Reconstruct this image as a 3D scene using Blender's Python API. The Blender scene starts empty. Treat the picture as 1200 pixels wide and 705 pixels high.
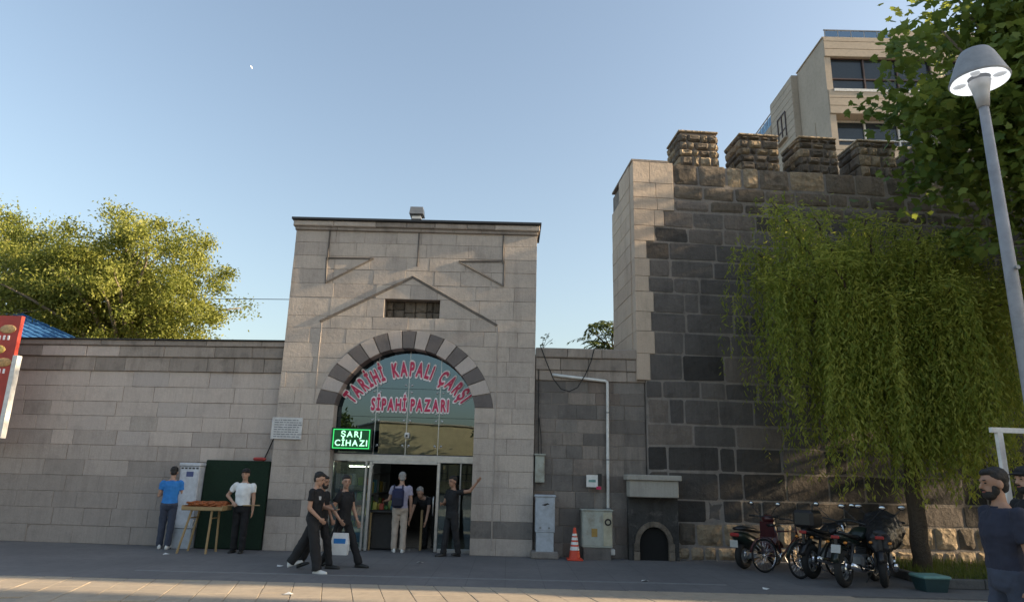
import bpy, bmesh, math, random
import numpy as np
from mathutils import Vector, Matrix, Euler

# ---------------------------------------------------------------- camera, sky, sun, exposure
SC = bpy.context.scene
COL = SC.collection
S = 1.09                      # everything below is laid out in units of 1.09 m; see the last lines
PITCH, ROLL = math.radians(14.4), math.radians(1.4)
cam_d = bpy.data.cameras.new('camera')
cam = bpy.data.objects.new('camera', cam_d); COL.objects.link(cam); SC.camera = cam
cam_d.sensor_width = 36.0; cam_d.lens = 24.0; cam_d.clip_start = 0.1; cam_d.clip_end = 6000
_f = Vector((0, math.cos(PITCH), math.sin(PITCH))); _r = Vector((1, 0, 0)); _u = _r.cross(_f)
_r2 = _r*math.cos(ROLL) + _u*math.sin(ROLL); _u2 = -_r*math.sin(ROLL) + _u*math.cos(ROLL)
_m = Matrix((_r2, _u2, -_f)).transposed().to_4x4(); _m.translation = Vector((0, 0, 1.6*S))
cam.matrix_world = _m

SUN_EL, SUN_AZ = math.radians(17.5), math.radians(-3.0)   # azimuth from +X (street direction), minus = camera side of the walls
w = bpy.data.worlds.new('World'); SC.world = w; w.use_nodes = True
nt = w.node_tree; nt.nodes.clear()
sky = nt.nodes.new('ShaderNodeTexSky'); sky.sky_type = 'NISHITA'; sky.sun_disc = False
sky.sun_elevation = SUN_EL; sky.sun_rotation = math.radians(90) - SUN_AZ
sky.altitude = 1050; sky.air_density = 1.45; sky.dust_density = 6.5; sky.ozone_density = 1.5
bg = nt.nodes.new('ShaderNodeBackground'); bg.inputs[1].default_value = 0.106
wo = nt.nodes.new('ShaderNodeOutputWorld')
hs = nt.nodes.new('ShaderNodeHueSaturation'); hs.inputs['Saturation'].default_value = .86; nt.links.new(sky.outputs[0], hs.inputs['Color']); nt.links.new(hs.outputs[0], bg.inputs[0]); nt.links.new(bg.outputs[0], wo.inputs[0])
sd = bpy.data.lights.new('sun', 'SUN'); sd.energy = 4.5; sd.angle = math.radians(0.6); sd.color = (1.0, 0.77, 0.50)
sun = bpy.data.objects.new('sun', sd); COL.objects.link(sun)
_s = Vector((math.cos(SUN_EL)*math.cos(SUN_AZ), math.cos(SUN_EL)*math.sin(SUN_AZ), math.sin(SUN_EL)))
sun.rotation_euler = _s.to_track_quat('Z', 'Y').to_euler()
SC.view_settings.view_transform = 'Standard'; SC.view_settings.look = 'None'
SC.view_settings.exposure = 1.42; SC.view_settings.gamma = 1.0

random.seed(7); np.random.seed(7)
R = random.uniform
rad = math.radians

# ---------------------------------------------------------------- materials
def nodes(name):
    m = bpy.data.materials.new(name); m.use_nodes = True
    t = m.node_tree; b = t.nodes['Principled BSDF']
    return m, t, b
def mixc(t, fac, a, b, mode='MIX'):
    n = t.nodes.new('ShaderNodeMix'); n.data_type = 'RGBA'; n.blend_type = mode
    for s_, v in ((n.inputs[0], fac), (n.inputs[6], a), (n.inputs[7], b)):
        if hasattr(v, 'is_linked'): t.links.new(v, s_)
        else: s_.default_value = v if not isinstance(v, tuple) else (*v, 1)
    return n.outputs[2]
def noise(t, scale, detail=4, rough=.6, vec=None, stretch=None):
    g = t.nodes.new('ShaderNodeNewGeometry').outputs['Position'] if vec is None else vec
    if stretch:
        mp = t.nodes.new('ShaderNodeMapping'); mp.inputs['Scale'].default_value = stretch
        t.links.new(g, mp.inputs[0]); g = mp.outputs[0]
    n = t.nodes.new('ShaderNodeTexNoise'); n.inputs['Scale'].default_value = scale
    n.inputs['Detail'].default_value = detail; n.inputs['Roughness'].default_value = rough
    t.links.new(g, n.inputs['Vector']); return n.outputs[0]
def ramp(t, x, lo, hi, a=0., b=1.):
    n = t.nodes.new('ShaderNodeMapRange'); n.clamp = True
    for i, v in enumerate((lo, hi, a, b)): n.inputs[i+1].default_value = v
    t.links.new(x, n.inputs[0]); return n.outputs[0]
def bump(t, b, h, dist, strength=1.):
    n = t.nodes.new('ShaderNodeBump'); n.inputs['Distance'].default_value = dist; n.inputs['Strength'].default_value = strength
    t.links.new(h, n.inputs['Height'])
    prev = b.inputs['Normal']
    if prev.is_linked: t.links.new(prev.links[0].from_socket, n.inputs['Normal'])
    t.links.new(n.outputs[0], b.inputs['Normal'])
def plain(name, c, rough=.6, metal=0., var=.12, scale=9., bmp=0., emit=None, est=0., dirt=None):
    m, t, b = nodes(name)
    n = noise(t, scale)
    col = mixc(t, ramp(t, n, .3, .7), tuple(x*(1-var) for x in c), tuple(min(1, x*(1+var)) for x in c))
    if dirt:
        col = mixc(t, ramp(t, noise(t, 3.1, 6, .7), .48, .72, 0, dirt[1]), col, dirt[0])
    t.links.new(col, b.inputs['Base Color'])
    b.inputs['Roughness'].default_value = rough; b.inputs['Metallic'].default_value = metal
    if bmp: bump(t, b, noise(t, scale*6, 3), bmp)
    if emit:
        b.inputs['Emission Color'].default_value = (*emit, 1); b.inputs['Emission Strength'].default_value = est
    return m
def stone(name, a, b2, stain=(.05, .048, .045), amt=.55, streak=.4, bmp=.006, pale=None, grain=38., hue=None, rough_bump=0.):
    m, t, b = nodes(name)
    oi = t.nodes.new('ShaderNodeObjectInfo').outputs['Random']
    col = mixc(t, oi, a, b2)
    if hue:
        wn = t.nodes.new('ShaderNodeTexWhiteNoise'); wn.noise_dimensions = '1D'; t.links.new(oi, wn.inputs['W'])
        col = mixc(t, ramp(t, wn.outputs[0], .72, .9), col, hue)
    g1 = noise(t, 2.6, 6, .65); g2 = noise(t, grain, 5, .7); g3 = noise(t, 1.0, 5, .62, stretch=(3.2, 3.2, .55))
    col = mixc(t, ramp(t, g2, .25, .75, -.0, .38), col, tuple(x*.55 for x in a))
    col = mixc(t, ramp(t, g1, .50, .80, 0, amt), col, stain)
    col = mixc(t, ramp(t, g3, .52, .80, 0, streak), col, tuple(x*.8 for x in stain))
    g4 = noise(t, 1.0, 4, .7, stretch=(26., 26., 2.2)); col = mixc(t, ramp(t, g4, .42, .72, 0, .30), col, tuple(x*.62 for x in a))
    g5 = noise(t, 14., 5, .75); col = mixc(t, ramp(t, g5, .60, .74, 0, .45), col, tuple(x*.5 for x in a))
    if pale: col = mixc(t, ramp(t, noise(t, 4.3, 6, .7), .58, .74, 0, .45), col, pale)
    t.links.new(col, b.inputs['Base Color'])
    b.inputs['Roughness'].default_value = .9; b.inputs['Specular IOR Level'].default_value = .25
    bump(t, b, g2, bmp)
    bump(t, b, noise(t, 9, 5, .65), bmp*2.2)
    if rough_bump:
        v = t.nodes.new('ShaderNodeTexVoronoi'); v.inputs['Scale'].default_value = 7.
        t.links.new(t.nodes.new('ShaderNodeNewGeometry').outputs['Position'], v.inputs['Vector'])
        bump(t, b, v.outputs[0], rough_bump)
    return m
def leafmat(name, a, b2, trans=.45):
    m, t, b = nodes(name)
    at = t.nodes.new('ShaderNodeAttribute'); at.attribute_name = 'rnd'
    col = mixc(t, at.outputs['Fac'], a, b2)
    t.links.new(col, b.inputs['Base Color']); b.inputs['Roughness'].default_value = .55
    b.inputs['Specular IOR Level'].default_value = .3
    tr = t.nodes.new('ShaderNodeBsdfTranslucent'); t.links.new(mixc(t, .35, col, (.35, .38, .05)), tr.inputs[0])
    ms = t.nodes.new('ShaderNodeMixShader'); ms.inputs[0].default_value = trans
    t.links.new(b.outputs[0], ms.inputs[1]); t.links.new(tr.outputs[0], ms.inputs[2])
    t.links.new(ms.outputs[0], t.nodes['Material Output'].inputs[0])
    return m
def glassmat(name, tint, mirror=.5, rough=.0):
    m, t, b = nodes(name); t.nodes.remove(b)
    gl = t.nodes.new('ShaderNodeBsdfGlossy'); gl.inputs['Roughness'].default_value = rough; gl.inputs[0].default_value = (.62, .80, .95, 1)
    tr = t.nodes.new('ShaderNodeBsdfTransparent'); tr.inputs[0].default_value = (*tint, 1)
    fr = t.nodes.new('ShaderNodeFresnel'); fr.inputs[0].default_value = 1.5
    f2 = ramp(t, fr.outputs[0], 0, 1, mirror, 1.)
    bp = t.nodes.new('ShaderNodeBump'); bp.inputs['Distance'].default_value = .0005
    t.links.new(noise(t, 1.4, 2), bp.inputs['Height']); t.links.new(bp.outputs[0], gl.inputs['Normal'])
    ms = t.nodes.new('ShaderNodeMixShader'); t.links.new(f2, ms.inputs[0])
    t.links.new(tr.outputs[0], ms.inputs[1]); t.links.new(gl.outputs[0], ms.inputs[2])
    t.links.new(ms.outputs[0], t.nodes['Material Output'].inputs[0]); return m

M = {}
M['beige'] = stone('beige_stone', (.545, .475, .415), (.59, .515, .45), amt=.45, streak=.45, hue=(.51, .45, .40), stain=(.24, .20, .175))
M['grey'] = stone('grey_stone', (.475, .415, .37), (.53, .465, .41), amt=.45, streak=.4, stain=(.17, .15, .135))
M['darkgrey'] = stone('dark_grey_stone', (.17, .155, .145), (.29, .26, .235), amt=.6, streak=.4, stain=(.06, .057, .055), pale=(.34, .31, .28))
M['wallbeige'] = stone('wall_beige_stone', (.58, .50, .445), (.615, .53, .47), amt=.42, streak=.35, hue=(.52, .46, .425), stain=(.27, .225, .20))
M['wallshade'] = stone('wall_shaded_stone', (.36, .315, .285), (.40, .35, .315), amt=.42, streak=.4, stain=(.20, .175, .16))  # shaded tone of the boundary wall, put into the stone colour
M['wallhalfshade'] = stone('wall_half_shaded_stone', (.46, .40, .36), (.50, .435, .39), amt=.42, streak=.4, stain=(.23, .20, .18))
M['midstone'] = stone('patched_stone', (.17, .152, .14), (.33, .285, .25), amt=.65, streak=.6, stain=(.06, .058, .055), hue=(.23, .175, .145))
M['basalt'] = stone('basalt_block', (.115, .106, .103), (.195, .176, .164), amt=.6, streak=.45, stain=(.05, .047, .047), hue=(.235, .20, .175), bmp=.013, rough_bump=.010)
M['dampbasalt'] = stone('damp_basalt', (.05, .048, .048), (.105, .096, .09), amt=.6, streak=.5, stain=(.016, .016, .016), hue=(.13, .11, .095), bmp=.014, rough_bump=.014)
M['topbasalt'] = stone('weathered_basalt', (.13, .11, .09), (.26, .215, .17), amt=.8, streak=.7, stain=(.03, .027, .025), bmp=.014, rough_bump=.02)
M['quoin'] = stone('pale_quoin', (.56, .45, .36), (.64, .53, .43), amt=.25, streak=.4, stain=(.22, .17, .135))
M['rubble'] = stone('tan_rubble', (.36, .28, .19), (.50, .40, .285), amt=.8, streak=.35, stain=(.06, .05, .042), bmp=.02, rough_bump=.05)
M['mortar'] = stone('pale_mortar', (.30, .268, .245), (.30, .268, .245), amt=.7, streak=.6, stain=(.07, .066, .062), bmp=.012)
M['mortar_fine'] = stone('fine_mortar', (.30, .25, .215), (.30, .25, .215), amt=.5, streak=.4, stain=(.13, .11, .1))
M['coping'] = stone('coping_stone', (.32, .275, .24), (.44, .375, .325), amt=.7, streak=.7, stain=(.09, .08, .075))
M['vous_dark'] = stone('dark_voussoir', (.17, .15, .145), (.215, .19, .18), amt=.3, streak=.1)
M['vous_light'] = stone('light_voussoir', (.52, .455, .415), (.58, .51, .47), amt=.3, streak=.2, stain=(.3, .27, .25))
M['metal'] = plain('brushed_metal', (.50, .51, .52), .32, .85, dirt=((.2, .2, .2), .3))
M['greymetal'] = plain('grey_paint_metal', (.22, .23, .24), .45, .3)
M['darkmetal'] = plain('dark_metal', (.05, .05, .052), .45, .5)
M['chrome'] = plain('chrome', (.7, .7, .72), .12, 1., var=.03)
M['black'] = plain('black_plastic', (.016, .016, .018), .38)
M['rubber'] = plain('rubber', (.014, .014, .014), .8)
M['cabinet'] = plain('cabinet_paint', (.40, .44, .49), .5, dirt=((.18, .18, .18), .55))
M['cabinet2'] = plain('old_cabinet_paint', (.36, .38, .34), .55, dirt=((.17, .13, .07), .7))
M['whitepaint'] = plain('white_paint', (.72, .72, .70), .5, dirt=((.35, .33, .3), .4))
M['orange'] = plain('cone_orange', (.62, .06, .025), .5, dirt=((.2, .05, .03), .4))
M['wood'] = plain('pale_wood', (.36, .25, .12), .65, scale=14, dirt=((.16, .10, .05), .5))
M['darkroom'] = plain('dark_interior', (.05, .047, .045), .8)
M['asphalt'] = None
M['wire'] = plain('cable_black', (.012, .012, .013), .6)
M['bark'] = stone('bark', (.10, .075, .055), (.15, .115, .085), amt=.6, bmp=.03)
M['palebark'] = stone('pale_bark', (.28, .24, .18), (.33, .28, .22), amt=.5, bmp=.02)
M['leaf_l'] = leafmat('leaf_yellow_green', (.12, .15, .028), (.31, .32, .075), .38)
M['leaf_w'] = leafmat('leaf_willow', (.17, .235, .04), (.50, .50, .11), .58)
M['leaf_p'] = leafmat('leaf_plane', (.075, .14, .032), (.23, .28, .06), .45)
M['leaf_d'] = leafmat('leaf_dark', (.03, .06, .022), (.06, .10, .03), .3)
M['grass'] = leafmat('grass_blade', (.05, .09, .015), (.12, .15, .03), .3)

# ---------------------------------------------------------------- mesh helpers
class MB:
    def __init__(s): s.v = []; s.f = []
    def add(s, vs, fs):
        k = len(s.v); s.v += [tuple(p) for p in vs]; s.f += [tuple(i+k for i in f) for f in fs]; return s
    def box(s, c, d, rot=None):
        x, y, z = d[0]/2, d[1]/2, d[2]/2
        p = [Vector((a*x, b*y, e*z)) for a in (-1, 1) for b in (-1, 1) for e in (-1, 1)]
        if rot is not None: p = [rot @ q for q in p]
        return s.add([q+Vector(c) for q in p], [(0,1,3,2),(4,6,7,5),(0,4,5,1),(2,3,7,6),(0,2,6,4),(1,5,7,3)])
    def cbox(s, c, d, ch=.01, rot=None):
        x, y, z = d[0]/2, d[1]/2, d[2]/2; ch = min(ch, x*.9, y*.9, z*.9)
        bm = bmesh.new()
        for a in (-1, 1):
            for b in (-1, 1):
                for e in (-1, 1):
                    for q in ((x-ch, y-ch, z), (x-ch, y, z-ch), (x, y-ch, z-ch)):
                        bm.verts.new((a*q[0], b*q[1], e*q[2]))
        bmesh.ops.convex_hull(bm, input=bm.verts); bm.verts.index_update()
        vs = [v.co.copy() for v in bm.verts]; fs = [[v.index for v in f.verts] for f in bm.faces]; bm.free()
        if rot is not None: vs = [rot @ q for q in vs]
        return s.add([q+Vector(c) for q in vs], fs)
    def loft(s, rings, cap=True):
        n = len(rings[0]); vs = [p for r in rings for p in r]; fs = []
        for i in range(len(rings)-1):
            for j in range(n):
                k = (j+1) % n; fs.append((i*n+j, i*n+k, (i+1)*n+k, (i+1)*n+j))
        if cap: fs.append(tuple(range(n))[::-1]); fs.append(tuple((len(rings)-1)*n+j for j in range(n)))
        return s.add(vs, fs)
    def tube(s, pts, rr, n=8, cap=True):
        pts = [Vector(p) for p in pts]
        if not hasattr(rr, '__len__'): rr = [rr]*len(pts)
        rings = []; up = None
        for i, p in enumerate(pts):
            d = (pts[min(i+1, len(pts)-1)] - pts[max(i-1, 0)]).normalized()
            if up is None:
                up = Vector((0, 0, 1)) if abs(d.z) < .9 else Vector((1, 0, 0))
            a = d.cross(up).normalized(); b = a.cross(d).normalized(); up = b
            rings.append([p + (a*math.cos(2*math.pi*j/n) + b*math.sin(2*math.pi*j/n))*rr[i] for j in range(n)])
        return s.loft(rings, cap)
    def ell(s, c, r, rot=None, nu=14, nv=9):
        c = Vector(c); rings = []
        vs = [Vector((0, 0, r[2]))]
        for i in range(1, nv):
            t = math.pi*i/nv
            for j in range(nu):
                a = 2*math.pi*j/nu
                vs.append(Vector((r[0]*math.sin(t)*math.cos(a), r[1]*math.sin(t)*math.sin(a), r[2]*math.cos(t))))
        vs.append(Vector((0, 0, -r[2]))); fs = []
        for j in range(nu): fs.append((0, 1+j, 1+(j+1) % nu))
        for i in range(nv-2):
            for j in range(nu):
                a = 1+i*nu+j; b = 1+i*nu+(j+1) % nu; fs.append((a, a+nu, b+nu, b))
        l = len(vs)-1; q = 1+(nv-2)*nu
        for j in range(nu): fs.append((q+j, l, q+(j+1) % nu))
        if rot is not None: vs = [rot @ v for v in vs]
        return s.add([v+c for v in vs], fs)
    def lathe(s, prof, n=20, c=(0, 0, 0), cap=True):
        return s.loft([[Vector((r*math.cos(2*math.pi*j/n), r*math.sin(2*math.pi*j/n), z))+Vector(c) for j in range(n)] for r, z in prof], cap)
    def prism(s, poly, y0, y1):          # polygon in x,z extruded along y
        n = len(poly)
        vs = [(x, y0, z) for x, z in poly] + [(x, y1, z) for x, z in poly]
        return s.add(vs, [tuple(range(n)), tuple(range(2*n-1, n-1, -1))] + [(j, n+j, n+(j+1) % n, (j+1) % n) for j in range(n)])
    def torus(s, c, Rr, r, axis='y', n=24, k=8, rot=None):
        vs = []; fs = []
        for i in range(n):
            a = 2*math.pi*i/n
            for j in range(k):
                b = 2*math.pi*j/k; q = Rr + r*math.cos(b); h = r*math.sin(b)
                p = {'y': (q*math.cos(a), h, q*math.sin(a)), 'z': (q*math.cos(a), q*math.sin(a), h), 'x': (h, q*math.cos(a), q*math.sin(a))}[axis]
                p = Vector(p); vs.append((rot @ p if rot is not None else p)+Vector(c))
                fs.append((i*k+j, i*k+(j+1) % k, ((i+1) % n)*k+(j+1) % k, ((i+1) % n)*k+j))
        return s.add(vs, fs)
    def build(s, name, mat, parent=None, smooth=False, loc=None, rotz=None, kind=None, fix=True):
        me = bpy.data.meshes.new(name); me.from_pydata(s.v, [], s.f)
        if fix and len(s.f) < 20000:
            bm = bmesh.new(); bm.from_mesh(me); bmesh.ops.recalc_face_normals(bm, faces=bm.faces); bm.to_mesh(me); bm.free()
        me.materials.append(M[mat] if isinstance(mat, str) else mat)
        if smooth: me.polygons.foreach_set('use_smooth', [True]*len(me.polygons))
        o = bpy.data.objects.new(name, me); COL.objects.link(o)
        if parent is not None: o.parent = parent
        if loc is not None: o.location = loc
        if rotz is not None: o.rotation_euler = (0, 0, rotz)
        if kind: o['kind'] = kind
        return o
def tag(o, label=None, cat=None, group=None, kind=None):
    if label: o['label'] = label
    if cat: o['category'] = cat
    if group: o['group'] = group
    if kind: o['kind'] = kind
    return o
def thing(name, label, cat, loc=(0, 0, 0), rz=0., group=None):
    o = bpy.data.objects.new(name, None); COL.objects.link(o); o.empty_display_size = .2
    o.location = loc; o.rotation_euler = (0, 0, rz); return tag(o, label, cat, group)
def copy_tree(o, parent=None):
    c = o.copy(); COL.objects.link(c); c.parent = parent
    for ch in list(o.children): copy_tree(ch, c)
    return c

# ---------------------------------------------------------------- masonry
def stone_obj(poly, parent, mat, y=0., depth=.14, ch=.008, bulge=0., name='stone', jit=0.):
    """one block: polygon in local x,z; front chamfered; origin at its own centre"""
    cx = sum(p[0] for p in poly)/len(poly); cz = sum(p[1] for p in poly)/len(poly)
    q = [(x-cx, z-cz) for x, z in poly]; n = len(q)
    hx = max(abs(x) for x, z in q); hz = max(abs(z) for x, z in q)
    def ins(c): return [(x - c*max(-1, min(1, x/hx*1.4)), z - c*max(-1, min(1, z/hz*1.4))) for x, z in q]
    r1 = q; r2 = ins(ch)
    vs = [(x, depth, z) for x, z in r1] + [(x, ch*.9, z) for x, z in r1] + [(x, R(-jit, jit), z) for x, z in r2]
    fs = []
    for a in (0, 1):
        for j in range(n): fs.append((a*n+j, a*n+(j+1) % n, (a+1)*n+(j+1) % n, (a+1)*n+j))
    if bulge:
        k = len(vs); r3 = ins(min(hx, hz)*.45)
        vs += [(x, -bulge*R(.5, 1.1), z) for x, z in r3]
        for j in range(n): fs.append((2*n+j, 2*n+(j+1) % n, 3*n+(j+1) % n, 3*n+j))
        fs.append(tuple(3*n+j for j in range(n)))
    else: fs.append(tuple(2*n+j for j in range(n)))
    me = bpy.data.meshes.new(name); me.from_pydata(vs, [], fs); me.materials.append(M[mat])
    bm = bmesh.new(); bm.from_mesh(me); bmesh.ops.recalc_face_normals(bm, faces=bm.faces); bm.to_mesh(me); bm.free()
    o = bpy.data.objects.new(name, me); COL.objects.link(o); o.parent = parent; o.location = (cx, y, cz); return o
def rnd_poly(x0, x1, z0, z1, j=0., cut=0.):
    """rectangle with wobbly corners; cut > 0 rounds the corners"""
    if not cut: return [(x0+R(-j, j), z0+R(-j, j)), (x1+R(-j, j), z0+R(-j, j)), (x1+R(-j, j), z1+R(-j, j)), (x0+R(-j, j), z1+R(-j, j))]
    c = [R(.3, 1.)*cut for _ in range(8)]
    return [(x0+c[0], z0+R(0, j)), (x1-c[1], z0+R(0, j)), (x1-R(0, j), z0+c[2]), (x1-R(0, j), z1-c[3]), (x1-c[4], z1-R(0, j)), (x0+c[5], z1-R(0, j)), (x0+R(0, j), z1-c[6]), (x0+R(0, j), z0+c[7])]
def splits(x0, x1, wmin, wmax):
    xs = [x0]
    while xs[-1] < x1-1e-6:
        nx = xs[-1]+R(wmin, wmax)
        if x1-nx < wmin*.7: nx = x1
        xs.append(nx)
    return list(zip(xs[:-1], xs[1:]))

# ---------------------------------------------------------------- ground
def groundmat(name, a, b2, brick=None, rot=0., rough=.85, jointc=(.05, .05, .05), extra=None):
    m, t, b = nodes(name)
    n1 = noise(t, .55, 6, .65); n2 = noise(t, 6, 5, .7); n3 = noise(t, 90, 3, .7)
    col = mixc(t, ramp(t, n1, .35, .65), a, b2)
    col = mixc(t, ramp(t, n2, .45, .75, 0, .35), col, tuple(x*.5 for x in a))
    col = mixc(t, ramp(t, n3, .3, .7, 0, .3), col, tuple(x*.6 for x in a))
    if brick:
        g = t.nodes.new('ShaderNodeNewGeometry').outputs['Position']
        mp = t.nodes.new('ShaderNodeMapping'); mp.inputs['Rotation'].default_value = (0, 0, rot); t.links.new(g, mp.inputs[0])
        br = t.nodes.new('ShaderNodeTexBrick'); br.offset = 0.; br.inputs['Scale'].default_value = 1.
        br.inputs['Brick Width'].default_value = brick; br.inputs['Row Height'].default_value = brick
        br.inputs['Mortar Size'].default_value = .006
        t.links.new(mp.outputs[0], br.inputs['Vector'])
        col = mixc(t, ramp(t, br.outputs['Fac'], 0, 1, 0, .5), col, jointc)
    if extra:
        col = mixc(t, ramp(t, noise(t, 1.7, 6, .75), .56, .66, 0, .5), col, extra)
    t.links.new(col, b.inputs['Base Color']); b.inputs['Roughness'].default_value = rough
    bump(t, b, n3, .002); bump(t, b, n2, .004)
    return m
M['earth'] = groundmat('street_asphalt', (.085, .085, .088), (.11, .108, .108))
M['slab'] = groundmat('dark_paving', (.135, .131, .134), (.19, .182, .18), brick=.6*S, rot=0., extra=(.115, .112, .115))
M['paver'] = groundmat('tan_paver', (.37, .31, .24), (.45, .38, .295), extra=(.29, .24, .185))
M['paverbed'] = groundmat('paver_field', (.34, .30, .245), (.40, .35, .285), brick=.4*S, rot=-rad(14), jointc=(.06, .05, .045))
g = MB().box((0, 0, -.45), (3000, 3000, .8)).build('ground', 'earth'); tag(g, kind='structure')
EDGE = 10.9
pr = MB().box((0, EDGE+3.05, -.045), (60, 6.1, .09)).build('promenade', 'slab'); tag(pr, kind='structure')
st = MB()
st.box((-1.2, 11.72, .003), (9.5, .10, .006)); st = st.build('paving_strip', plain('pale_strip', (.19, .19, .195), .8), pr)
pv = MB().box((0, EDGE-7.55, -.053), (60, 15.0, .08)).build('pavement', 'paverbed'); tag(pv, kind='structure')
def clip_half(poly, a, b, c):            # keep a*x+b*y <= c
    out = []
    for i in range(len(poly)):
        p, q = poly[i], poly[(i+1) % len(poly)]
        dp, dq = a*p[0]+b*p[1]-c, a*q[0]+b*q[1]-c
        if dp <= 0: out.append(p)
        if dp*dq < 0:
            k = dp/(dp-dq); out.append((p[0]+(q[0]-p[0])*k, p[1]+(q[1]-p[1])*k))
    return out
ca, sa = math.cos(rad(14)), math.sin(rad(14)); cells = []
for i in range(-40, 41):
    for j in range(-10, 45):
        q = [(i*.4+.004, j*.4+.004), (i*.4+.396, j*.4+.004), (i*.4+.396, j*.4+.396), (i*.4+.004, j*.4+.396)]
        q = [(x*ca - y*sa, x*sa + y*ca) for x, y in q]
        q = clip_half(q, 0, 1, EDGE-.03)
        if len(q) < 3: continue
        cx = sum(p[0] for p in q)/len(q); cy = sum(p[1] for p in q)/len(q)
        if -9.2 < cx < 5.2 and cy > 9.0: cells.append((q, cx, cy))
cells.sort(key=lambda c: abs(c[1]+1.5)+abs(c[2]-10)*2)
for q, cx, cy in cells[:295]:
    dz = R(-.0025, .0025); m_ = MB()
    n = len(q); ins = [(x-(x-cx)*.025, y-(y-cy)*.025) for x, y in q]
    m_.add([(x-cx, y-cy, -.05) for x, y in q]+[(x-cx, y-cy, -.004) for x, y in q]+[(x-cx, y-cy, R(-.001, .001)) for x, y in ins],
           [(a*n+k, a*n+(k+1) % n, (a+1)*n+(k+1) % n, (a+1)*n+k) for a in (0, 1) for k in range(n)]+[tuple(2*n+k for k in range(n))])
    m_.build('paver', 'paver', pv, loc=(cx, cy, dz+.003))

# ---------------------------------------------------------------- boundary wall left of the gate
def courses(parent, zs, x0, x1, wmin, wmax, matf, joint=.007, ch=.006, jit=.003, depth=.14, offs=None, bulge=0, wob=.0, cut=0., skip=None, name='stone', xl=None):
    for i in range(len(zs)-1):
        z0, z1 = zs[i], zs[i+1]; a = x0 if xl is None else xl(i)
        for p, q in splits(a, x1, wmin, wmax):
            if skip and skip(p, q, z0, z1): continue
            stone_obj(rnd_poly(p+joint/2, q-joint/2, z0+joint/2, z1-joint/2, wob, cut), parent, matf(z0, (p+q)/2), (offs(z0) if offs else 0)+R(-jit*2.5, jit*2.5), depth, ch, bulge, name, jit)
lw = thing('boundary_wall', 'long beige ashlar stone wall with stepped coping left of the arched gate', 'wall', (-5.02, 15.22, 0), rad(-4))
def lmat(z, x):  # lower courses darker: the wall's shade is painted in by stone colour
    if z < 1.35: return 'wallshade'
    if z < 1.7: return 'wallhalfshade' if R(0, 1) < .45 else 'wallshade'
    if z < 2.3: return 'wallhalfshade' if R(0, 1) < .75 else 'wallbeige'
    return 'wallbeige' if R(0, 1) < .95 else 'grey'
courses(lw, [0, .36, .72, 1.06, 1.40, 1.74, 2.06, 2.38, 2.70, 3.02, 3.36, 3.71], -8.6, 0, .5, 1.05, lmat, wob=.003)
courses(lw, [3.71, 4.03], -8.6, 0, .6, 1.1, lambda z, x: 'coping', offs=lambda z: -.035, depth=.2)
courses(lw, [4.03, 4.28], -8.6, 0, .6, 1.2, lambda z, x: random.choice(['coping', 'wallbeige', 'coping']), offs=lambda z: -.075, depth=.24, ch=.012)
courses(lw, [4.28, 4.41], -8.6, 0, .7, 1.3, lambda z, x: 'coping', offs=lambda z: -.12, depth=.3, ch=.015, name='coping_stone')
MB().box((-4.3, .33, 2.15), (8.6, .64, 4.3)).build('wall_core', 'mortar_fine', lw)
MB().box((-4.3, .10, 4.425), (8.62, .52, .022)).build('flashing', 'darkmetal', lw)

# ---------------------------------------------------------------- gate (portal)
GX, GY = -2.285, 15.0
XL, XR = -2.765, 2.835
AZ, AI, AO = 2.755, 1.555, 1.95
po = thing('stone_gate', 'tall grey stone gate block with striped pointed-arch surround and gable moulding', 'gate', (GX, GY, 0))
po['label'] = 'tall stone gate block with dark and light striped arch and gable moulding'
def gmat(z, x):
    if z < .3: return random.choice(['darkgrey', 'grey'])
    if z < 1.0: return random.choice(['darkgrey', 'grey', 'grey'])
    if z < 2.3: return random.choice(['grey', 'grey', 'beige'])
    return 'beige' if R(0, 1) < .75 else 'grey'
pz = [0, .34, .68, 1.02, 1.36, 1.7, 2.04, 2.38, 2.7, 3.03, 3.38, 3.72, 4.05, 4.38, 4.72, 5.0, 5.43, 5.76, 6.1, 6.42, 6.74, 7.03]
def xo(z):
    if z < 3.03-1e-6: return 1.53
    return math.sqrt(max(0, (AO+.004)**2-(z-AZ)**2))
J = .006
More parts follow.
